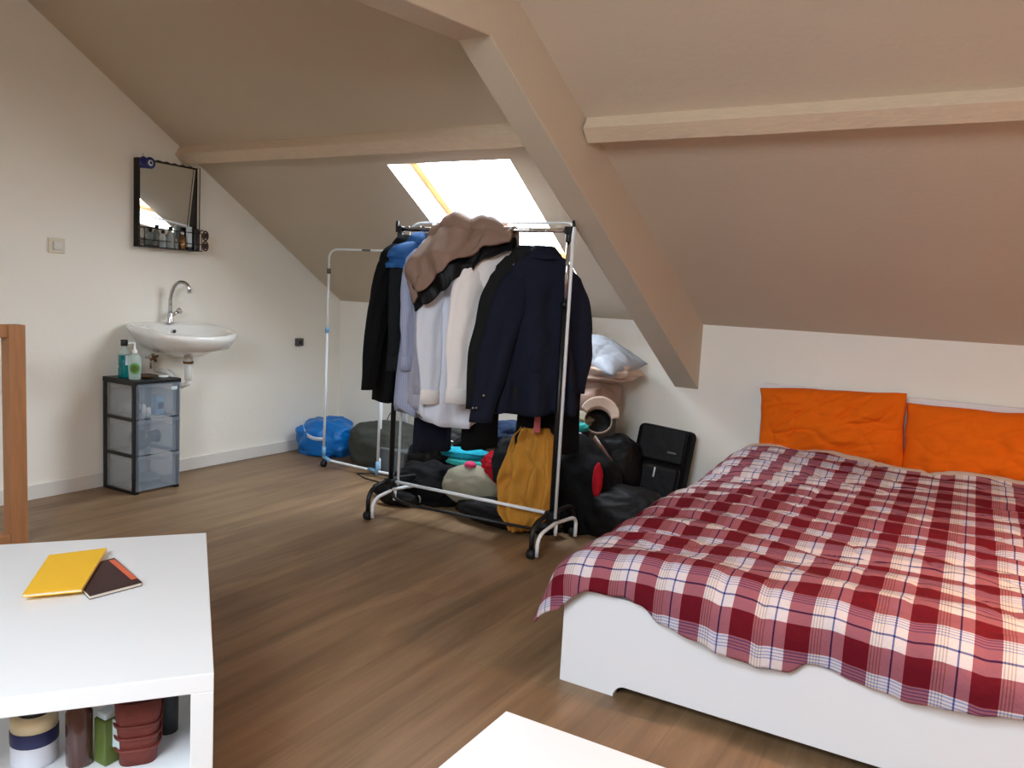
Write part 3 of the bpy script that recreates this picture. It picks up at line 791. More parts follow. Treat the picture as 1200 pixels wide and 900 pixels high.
def disc_fn(R0, off):
    def fn(s_, t_):
        a = 2*pi*s_; rr = R0*t_; h = .075+rr*sin(a); w_ = rr*cos(a)/.042
        rad = lerp([.0,.04,.08,.12],[.0375,.0385,.0415,.0425],h)+off
        an = radians(-35)+w_
        return V(sx_+rad*cos(an), sy_+rad*sin(an), tz+h)
    return fn
MB().grid(disc_fn(.036,.0006),32,6,M['labelg']).build('round_label',e)
MB().grid(disc_fn(.022,.0011),28,5,M['olive']).build('label_centre',e)
MB().lathe([(.017,.172),(.018,.174),(.018,.195),(.008,.20),(.006,.235),(.007,.245)],(sx_,sy_,tz),M['ceramic'],16).tube([(sx_,sy_,tz+.24),(sx_-.0,sy_-.02,tz+.244),(sx_,sy_-.045,tz+.238)],.006,M['ceramic'],8).build('pump',e)
e = empty('metal_dish',(-4.80,3.40,tz),'small bronze dish on the black drawer tower','dish')
MB().lathe([(.0,0),(.03,0),(.05,.010),(.052,.012),(.048,.012),(.03,.004),(0,.003)],(-4.80,3.40,tz),M['gold'],28).build('bowl',e)
tag(MB().lathe([(.0,0),(.03,0),(.034,.006),(.034,.012),(.028,.016),(0,.017)],(-4.77,3.505,tz),M['ceramic'],28).build('soap_bar'),'round white disc near the front of the drawer tower top','soap')
# ------------------------------------------------------------------ clothes rack (main)
RY, RZ, RX0, RX1 = 4.0, 1.825, -3.16, -1.985
def caster(mb_parent, x, y, z=.0, axis='y'):
    MB().lathe([(0,-.022),(.022,-.022),(.029,-.015),(.029,.015),(.022,.022),(0,.022)],(x,y,.029),M['rubber'],20,'x').build('caster',mb_parent)
e = empty('clothes_rack',((RX0+RX1)/2,RY,0),'chrome and black double rail clothes rack loaded with garments','clothes rack')
rack = e
MB().tube([(RX0,RY,RZ),(RX1,RY,RZ)],.0135,M['chrome']).build('front_rail',e)
rb = RY+.09
pts = [V(RX0+.0,rb,1.66)]+bez((RX0+.0,rb,1.78),(RX0+.0,rb,1.875),(RX0+.12,rb,1.875),8)+bez((RX1-.10,rb,1.875),(RX1+.01,rb-.01,1.875),(RX1+.05,rb-.13,1.82),8)
MB().tube(pts,.0065,M['steelw']).build('rear_rail',e)
for x,s in ((RX0,-1),(RX1,1)):
    MB().tube([(x,RY,RZ-.04),(x,RY,1.40)],.0115,M['chrome']).build('inner_pole',e)
    MB().tube([(x,RY,1.42),(x,RY,.20)],.0165,M['black']).tube([(x,RY,1.435),(x,RY,1.40)],.021,M['black']).build('outer_pole',e)
    MB().tube([(x+.056,RY-.045,1.835),(x+.062,RY-.07,1.79),(x+.055,RY-.065,.215)] if s>0 else [(x,rb,1.66),(x+.035,RY+.03,.19)],.0095,M['steelw']).build('rear_pole',e)
    MB().box((x-.022,RY-.02,RZ-.02),(x+.022,RY+.02,RZ+.02),M['black']).tube([(x,RY,RZ-.02),(x,RY,RZ-.065)],.018,M['black']).build('corner_joint',e,bevel=.004)
    MB().tube([(x+s*.024,RY,RZ-.018),(x+s*.026,RY,RZ+.03),(x+s*.022,RY,RZ+.052)],.010,M['black']).build('end_hook',e)
    # bowed feet: black outer, white inner
    f0, f1 = 3.80, 4.34
    MB().tube([V(x-.015,f0,.06)]+bez((x-.015,f0,.12),(x-.015,f0+.01,.20),(x-.015,f0+.10,.205),6)+[V(x-.015,RY,.225)]+bez((x-.015,f1-.10,.205),(x-.015,f1-.01,.20),(x-.015,f1,.12),6)+[V(x-.015,f1,.06)],.0145,M['black']).build('black_foot',e)
    x2 = x+.022
    MB().tube([V(x2,f0+.0,.02)]+bez((x2,f0,.09),(x2,f0+.01,.145),(x2,f0+.09,.15),6)+[V(x2,RY,.165)]+bez((x2,f1-.14,.15),(x2,f1-.05,.145),(x2,f1-.05,.09),6)+[V(x2,f1-.05,.02)],.011,M['steelw']).build('white_foot',e)
    MB().tube([(x+.02,RY+.02,.165),(x+.02,RY+.02,.09)],.011,M['steelw']).build('stub',e)
    MB().box((x-.035,RY-.035,.185),(x+.035,RY+.045,.235),M['black']).build('foot_clamp',e,bevel=.01)
    caster(e,x-.015,f0); caster(e,x-.015,f1)
MB().tube([(RX0+.02,RY+.01,.215),(RX1-.02,RY+.01,.215)],.0105,M['steelw']).build('lower_rail',e)
MB().tube([(RX0,RY-.02,.20)]+bez((RX0+.05,RY-.02,.12),(RX0+.1,RY-.02,.095),(RX0+.2,RY-.02,.092),5)+[(RX1-.03,RY-.02,.115)],.009,M['black']).build('lower_bar',e)

# white rack behind, left
e = empty('clothes_rack',(-4.1,4.75,0),'empty white tube clothes rack with blue joints behind the first','clothes rack')
ay = 4.73; ax = -4.43; bx_ = -3.87
MB().tube([(ax,ay,.09),(ax,ay,1.10)],.011,M['steelw']).tube([(ax,ay,1.09),(ax,ay,1.56)],.0095,M['steelw']).build('pole',e)
MB().tube([V(ax,ay,1.55)]+bez((ax,ay,1.66),(ax,ay,1.735),(ax+.09,ay,1.735),8)+[V(-3.2,ay,1.735)],.008,M['steelw']).build('top_rail',e)
MB().tube([(bx_,ay+.0,.08),(bx_,ay,1.10)],.011,M['steelw']).tube([V(bx_,ay,1.10),V(bx_,ay,1.60)]+bez((bx_,ay,1.62),(bx_,ay,1.69),(bx_-.03,ay,1.71),6),.0095,M['steelw']).build('pole',e)
cxp,cyp = -4.06,4.98
MB().tube([V(cxp,cyp,1.60),V(cxp,cyp,.30)]+bez((cxp,cyp,.26),(cxp,cyp,.20),(cxp+.04,cyp-.05,.17),5)+[V(bx_,ay+.02,.06)],.011,M['steelw']).build('rear_pole',e)
MB().tube([V(ax,ay,.10)]+bez((ax,ay,.10),(ax,ay,.055),(ax+.06,ay,.055),5)+[V(bx_,ay,.045),V(-3.25,ay,.045)],.010,M['steelw']).build('base_rail',e)
for (x,y,z) in ((ax,ay,1.10),(cxp,cyp,1.10),(bx_,ay,1.10),): MB().tube([(x,y,z-.02),(x,y,z+.02)],.0165,M['lblue']).build('joint',e)
MB().tube([(ax,ay,.16),(ax,ay,.075)],.0155,M['lblue']).tube([(ax,ay,.075),(ax+.08,ay,.052)],.0155,M['lblue']).build('joint',e)
MB().tube([(bx_,ay,.02),(bx_,ay,.12)],.017,M['lblue']).tube([(bx_-.09,ay,.05),(bx_-.01,ay,.048)],.0145,M['lblue']).build('joint',e)
for (x,y) in ((ax,ay),(cxp,cyp)): MB().tube([(x,y,1.545),(x,y,1.585)],.016,M['greyp']).build('collar_clip',e)
MB().box((cxp-.03,ay-.012,1.727),(cxp+.05,ay+.012,1.741),M['greyp']).build('rail_clip',e)
MB().lathe([(0,-.014),(.026,-.014),(.028,0),(.026,.014),(0,.014)],(ax+.02,ay-.02,.028),M['rubber'],18,'x').build('caster',e)
MB().tube([(ax,ay,.08),(ax+.01,ay-.01,.04)],.009,M['black']).build('caster_fork',e)

# ------------------------------------------------------------------ hanging garments
def hanger(x, yaw, m, label, w=.34, hook=None, dz=0):
    e = empty('clothes_hanger',(x,RY,RZ+.017),label,'hanger','hangers on the chrome rail')
    u = V(cos(yaw),sin(yaw),0); v = V(-u.y,u.x,0); c = V(x,RY,RZ)
    hk = hook or M['chrome']
    pts = [c+v*(.017*cos(a))+V(0,0,.002+.017*sin(a)) for a in [radians(-20)+k*radians(220)/12 for k in range(13)]][::-1]
    pts = pts[::-1]
    pts += [c-v*.006+V(0,0,-.035),c+V(0,0,-.075-dz)]
    MB().tube(pts,.0028,hk,8).build('hook',e)
    z = -.08-dz
    MB().tube([c+u*(-w/2)+V(0,0,z-.07),c+u*(-.05)+V(0,0,z-.008),c+V(0,0,z),c+u*.05+V(0,0,z-.008),c+u*(w/2)+V(0,0,z-.07)],[.006,.008,.007,.008,.006],m,8).build('arms',e)
    return e
def garment(name, x, yawd, label, cat, m, length, wsh=.42, whem=.46, th=.09, top=-.075, sleeve=None, seed=1, collar=True, hem=0, m2=None, cuff=None, gap=None, yoff=0, folds=7, famp=.22, sw=.075, collar_m=None):
    """hollow garment hung from the rail; sleeve = list of (side, dx_u, dv, drop, elbow_out)"""
    yaw = radians(yawd); u = V(cos(yaw),sin(yaw),0); v = V(u.y,-u.x,0)   # v points to the viewer side
    c = V(x,RY+yoff,RZ+top)
    e = empty(name, c, label, cat, 'clothes hanging on the rack')
    N = 56; rings = []
    prof = [(0,.055,.045),(.012,.075,.05),(.03,.13,.052),(.055,wsh*.40,.055),(.085,wsh*.475,.058),(.12,wsh*.5,.062)]
    K = 26
    for i in range(1,K+1):
        t = i/K; z = .12+(length-.12)*t
        prof.append((z, wsh*.5*(1-.10*sin(pi*min(1,t*1.6)))+(whem-wsh)*.5*t, .062+(th-.062)*min(1,t*1.4)))
    for z, a, b in prof:
        r = []; t = max(0,(z-.1)/(length-.1))
        for k in range(N):
            th_ = 2*pi*k/N; cs, sn = cos(th_), sin(th_)
            ex = (abs(cs)**.8)*(1 if cs>0 else -1); ey = (abs(sn)**.8)*(1 if sn>0 else -1)
            fo = 1+1.5*famp*t**.6*sin(folds*th_+2.2*nz(z*1.6,th_,0,seed)+seed)+.12*t*sin(15*cs+seed+3*nz(z*2,0,0,seed))+.35*t*nz(cs*2.5,sn*2.5+z*1.2,z*2,seed+2)+.12*ridge((cs*1.5,sn*1.5+z*2.5,z*3.0),seed+7,3)*min(1,t*4)*1.1-.40*min(1,t*5)*crease(cs*2.2+sn*.7,z*1.3,seed+20,.09)
            p = u*(ex*a*(1+.05*nz(z*3,cs,sn,seed)*min(1,3*t)))+v*(ey*b*fo)
            dz = 0
            if hem: dz = -hem*(abs(sn)**1.5)*t**5 + hem*.5*(abs(cs)**3)*t**5
            dz += .012*nz(cs*2,sn*2,0,seed+4)*t
            r.append(c+p+V(0,0,-z+dz))
        rings.append(r)
    body = MB().rings(rings,m,(False,False)).build('body',e,solid=.004)
    if collar:
        cm = collar_m or m2 or m
        rr = []
        for z, f in ((-.002,1.0),(.028,.92),(.036,.98),(.012,1.35),(-.02,1.75)):
            r = []
            for k in range(28):
                a = 2*pi*k/28; r.append(c+u*(.062*f*cos(a))+v*(.047*f*sin(a))+V(0,0,z-(.02 if f>1.2 else 0)*max(0,sin(a))))
            rr.append(r)
        MB().rings(rr,cm,(False,False)).build('collar',e,solid=.003)
    for s in (sleeve or []):
        side, du, dv, drop, out = s
        p0 = c+u*(side*(wsh*.5-.055))+V(0,0,-.095)
        p2 = p0+u*(side*du)+v*dv+V(0,0,-drop)
        p1 = (p0+p2)/2+u*(side*out)+v*(.04)+V(0,0,.05)
        path = bez(p0,p1,p2,30); rs = []
        for i,p in enumerate(path):
            t = i/30; w = sw*lerp([0,.06,.25,.6,1],[.45,.80,1.0,.95,.66],t); d = lerp([0,.1,.5,1],[.03,.045,.036,.026],t)
            r = []
            for k in range(32):
                a = 2*pi*k/32
                q = 1+(1-t**4)*(.16*nz(cos(a)*2,sin(a)*2,t*6,seed+side)+.22*ridge((cos(a)*.8+t*2,t*5+cos(a)*1.5,sin(a)),seed+3,2)*.5)-.25*(1-t**4)*crease(cos(a)*1.2+t*2,t*7,seed+9,.15)*max(0,sin(a))
                r.append(p+u*(w*cos(a)*(.85+.15*q)+.012*nz(t*4,0,0,seed))+v*(d*(sin(a)*q)+.012*sin(3*cos(a)*2+t*3+seed)*t*(1-t**3)))
            rs.append(r)
        sl_ = MB().rings(rs,m,(True,True)).build('sleeve',e)
        if cuff:
            rs = []
            for dz,f in ((.05,.98),(.045,1.04),(-.035,1.10),(-.037,.9)):
                rs.append([path[-1]+u*(sw*.68*f*cos(a))+v*(.029*f*sin(a))+V(0,0,dz) for a in [2*pi*k/24 for k in range(24)]])
            MB().rings(rs,cuff,(True,True)).build('cuff',sl_)
    return e, c, u, v

# from the left end of the rail to the right
garment('coat',-3.10,84,'black wool coat at the left end of the chrome rail','coat',M['blackc'],.99,.44,.42,.10,sleeve=[(-1,.21,.09,.80,.06),(1,.02,0,.6,.03)],seed=1)
hanger(-3.10,radians(84),M['black'],'hanger inside the black coat at the left end')
garment('blazer',-3.01,78,'charcoal blazer between black coat and blue jacket','blazer',M['charc'],.80,.40,.42,.08,sleeve=[(-1,.02,.03,.60,.03)],seed=2)
hanger(-3.01,radians(78),M['black'],'hanger of the charcoal blazer, second from the left')
garment('jacket',-2.985,78,'jacket with shiny blue shoulders next to the charcoal blazer','jacket',M['blue'],.19,.52,.50,.08,top=-.06,seed=3,folds=5,famp=.25)
hanger(-2.985,radians(78),M['steelw'],'white hanger holding the blue shouldered jacket',hook=M['blackmetal'])
garment('shirt',-2.90,72,'blue striped shirt left of the brown coat','shirt',M['striped'],1.00,.40,.46,.09,top=-.10,sleeve=[(-1,.05,.06,.62,.02)],seed=4,hem=.05,cuff=M['striped'])
hanger(-2.90,radians(72),M['steelw'],'white hanger of the blue striped shirt',dz=.02)
garment('shirt',-2.82,68,'grey lavender shirt partly under the brown coat','shirt',M['lav'],.95,.40,.44,.08,top=-.12,sleeve=[(-1,.0,.05,.74,.0)],seed=5,hem=.05,cuff=M['lav'])
hanger(-2.82,radians(68),M['blackmetal'],'dark hanger of the grey lavender shirt',dz=.04)
garment('shirt',-2.72,56,'white shirt with long front sleeve under the brown coat','shirt',M['whitec2'],1.00,.38,.44,.09,top=-.125,sleeve=[(-1,.04,.10,.78,.05)],seed=6,hem=.06,cuff=M['whitec'],sw=.085,m2=M['whitec'])
hanger(-2.72,radians(56),M['blackmetal'],'dark hanger of the white shirt under the brown coat',dz=.03)
garment('shirt',-2.45,50,'cream white shirt beside the black suit jacket','shirt',M['whitec'],.93,.36,.38,.08,sleeve=[(-1,.10,.10,.80,.04)],seed=7,hem=.05,cuff=M['whitec'],collar_m=M['whitec'],sw=.10)
hanger(-2.45,radians(50),M['steelw'],'white hanger of the cream white shirt')
garment('suit_jacket',-2.235,46,'faded black suit jacket left of the navy jacket','jacket',M['greyblk'],.91,.38,.44,.09,top=-.125,sleeve=[(-1,.15,.06,.80,.05)],seed=8,sw=.085)
hanger(-2.235,radians(46),M['black'],'black hooked hanger of the faded black jacket',hook=M['blackmetal'],dz=.055)
e,c,u,v = garment('suit_jacket',-2.135,40,'navy suit jacket at the right end of the chrome rail','jacket',M['navy'],.91,.37,.50,.11,top=-.125,sleeve=[(-1,.20,.12,.86,.02),(1,.10,-.02,.70,.07)],seed=9,sw=.098)
for i in range(3):
    p = c+u*(-.325-.02*(i!=0)-.018*i)+v*.165+V(0,0,-.80-(.07 if i else 0)-.0)
    MB().tube([p,p+v*.006],.006,M['brushed'],12).build('button',e)
hanger(-2.135,radians(40),M['steelw'],'white hooked hanger of the navy suit jacket',hook=M['steelw'],dz=.055)
# longer dark pieces whose lower ends show beneath
def drape(name, x, y, yawd, ztop, zbot, w0, w1, th, m, label, cat, seed, group='dark clothes hanging low on the rack', folds=5):
    yaw = radians(yawd); u = V(cos(yaw),sin(yaw),0); v = V(u.y,-u.x,0); rs = []
    for i in range(19):
        t = i/18; z = ztop+(zbot-ztop)*t; w = w0+(w1-w0)*t; r = []
        for k in range(36):
            a = 2*pi*k/36; cs,sn = cos(a),sin(a)
            q = 1+.2*sin(folds*a+seed+nz(z*2,a,0,seed)*2)+.1*nz(cs*2,sn*2,z*3,seed)
            r.append(V(x,y,z)+u*(w/2*(abs(cs)**.7)*(1 if cs>0 else -1)*(1+.06*nz(z*4,cs,0,seed)))+v*(th/2*sn*q)+V(0,0,.02*nz(cs*2,sn,0,seed)*t))
        rs.append(r)
    o = MB().rings(rs,m).build(name,origin=(x,y,ztop))
    return tag(o,label,cat,group)
drape('trousers',-2.93,4.12,70,1.35,.43,.22,.30,.05,M['navy'],'navy trousers hanging low under the striped shirt','trousers',3)
drape('trousers',-2.60,4.16,52,1.35,.49,.24,.24,.05,M['blackc'],'black trousers hanging low behind the white shirt tails','trousers',5)
drape('long_coat',-2.15,4.22,40,1.35,.52,.34,.40,.07,M['blackc'],'black long coat hanging low behind the navy jacket','coat',8)
drape('scarf',-3.06,4.18,80,1.5,.70,.05,.10,.02,M['whitec'],'narrow white scarf hanging behind the black coat','scarf',6,folds=3)

# brown coat thrown over the rail
def overcoat():
    e = empty('coat',(-2.66,RY,RZ),'brown grey padded coat thrown over the top of the rail','coat')
    xa, xb = -2.95, -2.33
    def surf(off, name, m, solid):
        def fn(s, t):
            x = xa+(xb-xa)*s
            # arch over the rail, t 0 = back hem, 1 = front hem
            R = .045+.040*sin(pi*min(1,s*1.15))**.8
            front = lerp([0,.15,.35,.6,.8,1],[.33,.34,.27,.17,.08,.04],s)
            back = lerp([0,.4,1],[.12,.22,.10],s)
            if off: front += .055*sin(pi*min(1,s*1.05)); R -= .010
            tot = back+pi*R+front; q = t*tot
            if q < back: y = R; z = -(back-q)
            elif q < back+pi*R:
                a = (q-back)/R; y = R*cos(a); z = R*sin(a)
            else: y = -R; z = -(q-back-pi*R)
            fold = -.016*crease(s*3.2-t*.6,t*1.1,41,.12)-.012*crease(s*5+t,t*1.6,42,.1)+.016*sin(s*17-t*7+1.5*nz(s*3,t*2,0,4))+.012*ridge((s*2.6+t*1.2,t*2.0-s,0),9,3)*.7
            puff = 1+fold/.10
            lift = lerp([0,.12,.35,.6,1],[-.11,-.06,-.022,-.026,-.05],s)
            yy = RY+y*puff*(1-off*1.5); zz = RZ+.02+lift+(z*(puff if z>0 else 1))-off*.3
            if z < 0 and y < 0: yy -= (.11+.13*(1-s))*min(1,-z/.16)+fold*.8; 
            tuck = -.03*(1-min(1,s/.1))
            return V(x+(.38*max(0,-z)*(1-s) if y<0 else 0)+.02*nz(s*3,t*3,1,2), yy, zz+tuck)
        return MB().grid(fn,70,70,m).build(name,e,solid=solid)
    surf(0,'shell',M['brown'],.022)
    surf(.16,'lining',M['lining'],.008)
overcoat()
# plank beside the skylight
tag(MB().box((-2.765,4.52,0),(-2.70,4.55,1.925),M['redwood']).build('wooden_plank',bevel=.003),'reddish wooden plank upright beneath the skylight behind the coats','plank')

# mustard corduroys draped behind the lower rail
def mustard():
    x, y = -2.22, 4.15
    def ring(t):
        z = .675-.635*t; w = lerp([0,.12,.3,.55,.8,1],[.15,.25,.30,.37,.33,.10],t); xc = x+.02-.05*t
        r = []
        for k in range(64):
            a = 2*pi*k/64; cs,sn = cos(a),sin(a)
            q = 1+.38*sin(9*a+2.5*nz(t*2,a*.5,0,2))+.25*nz(cs*3,sn*3,t*3,6)+.2*ridge((cs*2,t*2.5+cs,sn),3,2)*.5
            r.append(V(xc+w/2*(abs(cs)**.8)*(1 if cs>0 else -1), y-.03*sin(t*3)+.075*sn*(q-.45*crease(cs*1.5+t*1.2,t*1.6,51,.10)-.35*crease(cs*2.5-t,t*2.2,52,.10))+.03*cs, z+.015*nz(cs*3,sn*3,0,5)))
        return r
    o = MB().rings([ring(i/40) for i in range(41)],M['mustard']).build('trousers',origin=(x,y,.7))
    tag(o,'mustard corduroy trousers hanging behind the lower white rail','trousers')
mustard()
tag(drape('strap',-2.135,4.04,35,.80,.67,.035,.04,.012,M['strapred'],'short red striped strap above the mustard trousers','strap',2,folds=2),'short red striped strap above the mustard trousers','strap')

# ------------------------------------------------------------------ heap on the floor
G = 'clothes and bags heaped on the floor'
def L_(name,c,s,m,seed,label,cat,**k):
    k.setdefault('flat',.0005 if c[2]-s[2]*1.4 < 0 else None)
    return lump(name,c,s,m,seed,label=label,cat=cat,**k)
L_('blue_bag',(-4.77,5.13,.12),(.25,.20,.18),M['bagblue'],3,'','bag',amp=.3,sub=5,sq=.8,rot=.2)
bpy.data.objects['blue_bag'].name = 'carrier_bag'
bb = bpy.data.objects['carrier_bag']; tag(bb,'big blue shopping bag slumped in the corner','bag')
pts = bez((-4.92,4.99,.27),(-4.80,4.86,.14),(-4.62,4.93,.17),8)
def ribbon(name, pts, w, m, parent, axis=V(0,0,1), th=.003):
    mb = MB(); vs = []
    for p in pts:
        vs += [p-axis*w/2-V(0,th,0),p+axis*w/2-V(0,th,0),p+axis*w/2+V(0,th,0),p-axis*w/2+V(0,th,0)]
    fs = []
    for i in range(len(pts)-1):
        for k in range(4): a=4*i+k; b=4*i+(k+1)%4; fs.append((a,b,b+4,a+4))
    fs += [(0,1,2,3),tuple(range(4*len(pts)-4,4*len(pts)))]
    mb.add(vs,fs,m,True); return mb.build(name,parent)
ribbon('handle',pts,.03,M['strapw'],bb)
def duf(q): return q
d = L_('duffel_bag',(-4.08,5.12,.15),(.35,.22,.20),M['greyg'],6,'grey green duffel bag behind the white rack','bag',amp=.2,sub=5,sq=.75,rot=-.05)
MB().tube(bez((-4.18,4.97,.29),(-4.10,4.90,.20),(-3.98,4.895,.21),8)+bez((-3.95,4.895,.21),(-3.85,4.90,.22),(-3.80,4.98,.25),6),.004,M['strapw'],8).tube(bez((-4.14,5.02,.33),(-4.05,4.99,.345),(-3.9,4.98,.30),8),.003,M['strapw'],8).build('piping',d)
e = empty('computer_case',(-3.75,4.98,0),'grey computer case on the floor behind the white rack','computer')
MB().box((-3.96,4.84,.003),(-3.55,5.22,.205),M['pcgrey']).build('body',e,bevel=.008)
MB().box((-3.70,4.832,.01),(-3.555,4.84,.195),M['pcdark']).build('front_panel',e,bevel=.003)
MB().box((-3.68,4.828,.13),(-3.58,4.832,.15),M['black']).build('drive_slot',e)
tag(MB().tube([(-3.42,4.55,.004),(-3.9,4.62,.005),(-4.05,4.70,.005),(-3.98,4.78,.006),(-3.8,4.80,.006)],.005,M['black'],8).build('cable'),'black cable on the floor by the computer case','cable')
e = empty('stand',(-4.14,5.42,0),'white post with flared foot standing behind the duffel bag','stand')
MB().tube([(-4.14,5.42,.24),(-4.14,5.42,.62)],.024,M['steelw']).build('post',e)
MB().lathe([(.09,0),(.09,.01),(.035,.03),(.03,.24),(.024,.25)],(-4.14,5.42,.001),M['steelw']).build('foot',e)
tag(MB().tube(bez((-4.22,5.3,.02),(-4.35,5.3,.45),(-4.12,5.36,.45),12),.004,M['black'],8).build('cable'),'thin black cable arching up behind the duffel bag','cable')
L_('dark_bag',(-3.55,5.2,.33),(.24,.16,.13),M['greyg'],8,'dark folded jacket on top of the computer case','jacket',amp=.22)
bpy.data.objects['dark_bag'].name = 'folded_jacket'
L_('black_sweater',(-3.14,4.44,.12),(.27,.18,.15),M['blackc'],11,'black sweater heap at the left of the floor pile','sweater',amp=.3,sub=5)
L_('black_shoe',(-3.24,4.20,.045),(.14,.06,.055),M['lining'],13,'black shoe beside the left rack foot','shoe',amp=.12,rot=.3)
L_('black_shoe',(-3.42,4.32,.05),(.13,.06,.06),M['lining'],14,'second black shoe further left by the rack foot','shoe',amp=.12,rot=.2)
L_('black_bag',(-2.42,4.26,.075),(.36,.13,.085),M['lining'],16,'flat black bag in front of the khaki cushion','bag',amp=.25,sub=5)
L_('khaki_cushion',(-2.76,4.37,.19),(.21,.13,.145),M['khaki'],18,'plump khaki canvas cushion behind the lower rail','cushion',amp=.10,sub=5,rot=.3)
L_('folded_towel',(-2.83,4.41,.330),(.15,.08,.026),M['turq'],21,'turquoise folded towel, lower of the two on the cushion','towel',amp=.15,sq=.7,sub=5,rot=.2)
L_('folded_towel',(-2.87,4.42,.382),(.165,.08,.030),M['teal'],22,'bright teal towel, upper of the two on the cushion','towel',amp=.18,sq=.7,sub=5,rot=.2)
L_('pink_sock',(-2.76,4.32,.335),(.04,.03,.022),M['pink'],23,'small pink cloth between the teal towels','sock',amp=.2,sub=3)
L_('red_shirt',(-2.62,4.42,.30),(.11,.09,.12),M['red'],25,'crumpled red shirt right of the teal towels','shirt',amp=.3,sub=5)
L_('denim_bundle',(-2.70,4.68,.48),(.20,.14,.11),M['denim'],27,'dark blue denim bundle on top of the heap','jeans',amp=.35,sub=5)
L_('dark_heap',(-2.90,4.86,.22),(.42,.24,.24),M['blackc'],29,'black clothes heap in the middle of the floor pile','clothes',amp=.3,sub=5)
L_('grey_trousers',(-2.50,4.36,.38),(.10,.09,.17),M['charc'],31,'dark grey trousers slumped left of the mustard ones','trousers',amp=.25,sub=5)
L_('dark_jacket',(-3.30,4.78,.20),(.24,.2,.20),M['lining'],33,'shiny black jacket heaped behind the left rack foot','jacket',amp=.35,sub=5)
L_('paper_sheet',(-3.22,4.62,.40),(.09,.05,.008),M['paper'],34,'crumpled white paper on the black jacket heap','paper',amp=.5,sub=3)
L_('grey_cloth',(-2.98,4.72,.50),(.08,.05,.03),M['lav'],35,'small grey cloth behind the black heap','cloth',amp=.5,sub=4)
L_('black_coat',(-2.06,4.62,.24),(.24,.24,.33),M['blackc'],37,'big black coat heap right of the rack pole','coat',amp=.24,sub=5,sq=.9,extra=lambda q: V(q.x,q.y,q.z-.45*(q.x+.1)))
L_('black_holdall',(-1.78,4.60,.12),(.28,.22,.17),M['lining'],39,'black holdall low beside the bed','bag',amp=.16,sub=5,sq=.8)
L_('backpack',(-2.04,5.08,.30),(.17,.15,.23),M['lining'],41,'black rounded backpack left of the suitcase','backpack',amp=.12,sub=5,sq=.85)
L_('red_cloth',(-1.875,4.37,.37),(.030,.03,.10),M['red'],43,'red cloth tongue poking from the black coat heap','cloth',amp=.2,sub=4)
ribbon('leather_strap',[V(-2.08,4.74,.56),V(-2.00,4.70,.50),V(-1.93,4.68,.43),V(-1.90,4.68,.37)],.045,M['leather'],None,axis=V(.4,0,.6))
tag(bpy.data.objects['leather_strap'],'brown leather strap lying over the black coat heap','strap')
L_('purple_cloth',(-2.16,4.36,.70),(.04,.04,.06),M['purple'],44,'small purple cloth beside the rack pole','cloth',amp=.3,sub=4)
# suitcase leaning on the knee wall
def suitcase():
    e = empty('suitcase',(-1.66,5.2,0),'black soft suitcase tilted against the wall beside the bed','suitcase')
    e['category'] = 'suitcase'
    R = Euler((radians(-9),radians(5),radians(4))).to_matrix(); o = V(-1.98,5.10,.015)
    def rb(name, lo, hi, m, bev, parent):
        mb = MB(); x0,y0,z0 = lo; x1,y1,z1 = hi
        vs = [o+R@V(*p) for p in ((x0,y0,z0),(x1,y0,z0),(x1,y1,z0),(x0,y1,z0),(x0,y0,z1),(x1,y0,z1),(x1,y1,z1),(x0,y1,z1))]
        mb.add(vs,[(0,3,2,1),(4,5,6,7),(0,1,5,4),(1,2,6,5),(2,3,7,6),(3,0,4,7)],m)
        ob = mb.build(name,parent,bevel=bev); ob.modifiers[0].segments = 5; return ob
    rb('body',(-.03,.06,.02),(.35,.27,.62),M['blackc'],.04,e)
    rb('front_pocket',(.0,-.02,.04),(.33,.06,.36),M['lining'],.03,e)
    rb('upper_pocket',(.0,.02,.38),(.33,.06,.62),M['lining'],.018,e)
    rb('zip_pull',(.16,-.03,.27),(.172,-.022,.34),M['brushed'],.002,e)
    rb('badge',(.22,.012,.45),(.28,.019,.462),M['greyp'],.001,e)
suitcase()
# supporting carton and bedding pile
tag(MB().box((-2.68,4.98,0),(-2.22,5.45,.60),M['greyp']).build('storage_box',bevel=.01),'dark grey storage box carrying the stack of bedding','box')
L_('folded_duvet',(-2.42,5.22,.76),(.26,.21,.17),M['beigepink'],51,'beige duvet folded beneath the silvery pillow','duvet',amp=.30,sub=5,sq=.75)
L_('folded_blanket',(-2.36,5.24,.95),(.33,.22,.075),M['beige'],53,'pinkish blanket right under the silvery pillow','blanket',amp=.30,sub=5,sq=.7)
tag(pillow('pillow',.72,.46,.20,(-2.38,5.26,1.07),(radians(8),radians(14),radians(-8)),M['silver'],21,.02),'silvery satin pillow on top of the bedding stack','pillow')
# cap
def cap(c, m, label, rz):
    e = empty('cap',c,label,'cap','caps lying on the bedding stack'); c = Vector(c)
    R = Euler((radians(62),radians(10),rz)).to_matrix()
    rs = []
    for z,r in ((0,.088),(.04,.088),(.075,.075),(.098,.045),(.105,.012)):
        rs.append([c+R@V(r*1.05*cos(a),r*sin(a),-z) for a in [2*pi*k/28 for k in range(28)]])
    MB().rings(rs,m,(False,True)).build('crown',e,solid=.004)
    def fn(s,t):
        a = pi*(.12+.76*s); r = .088+.075*t*sin(a)**.5
        return c+R@V(r*1.05*cos(a),r*sin(a),.005+.018*t*(1-abs(cos(a))))
    MB().grid(fn,20,6,m).build('brim',e,solid=.004)
    rs = [[c+R@V(r*cos(a),r*sin(a),-z) for a in [2*pi*k/24 for k in range(24)]] for z,r in ((.012,.080),(.05,.078),(.06,.05),(.062,.01))]
    MB().rings(rs,M['lining'],(False,True)).build('sweatband',e)
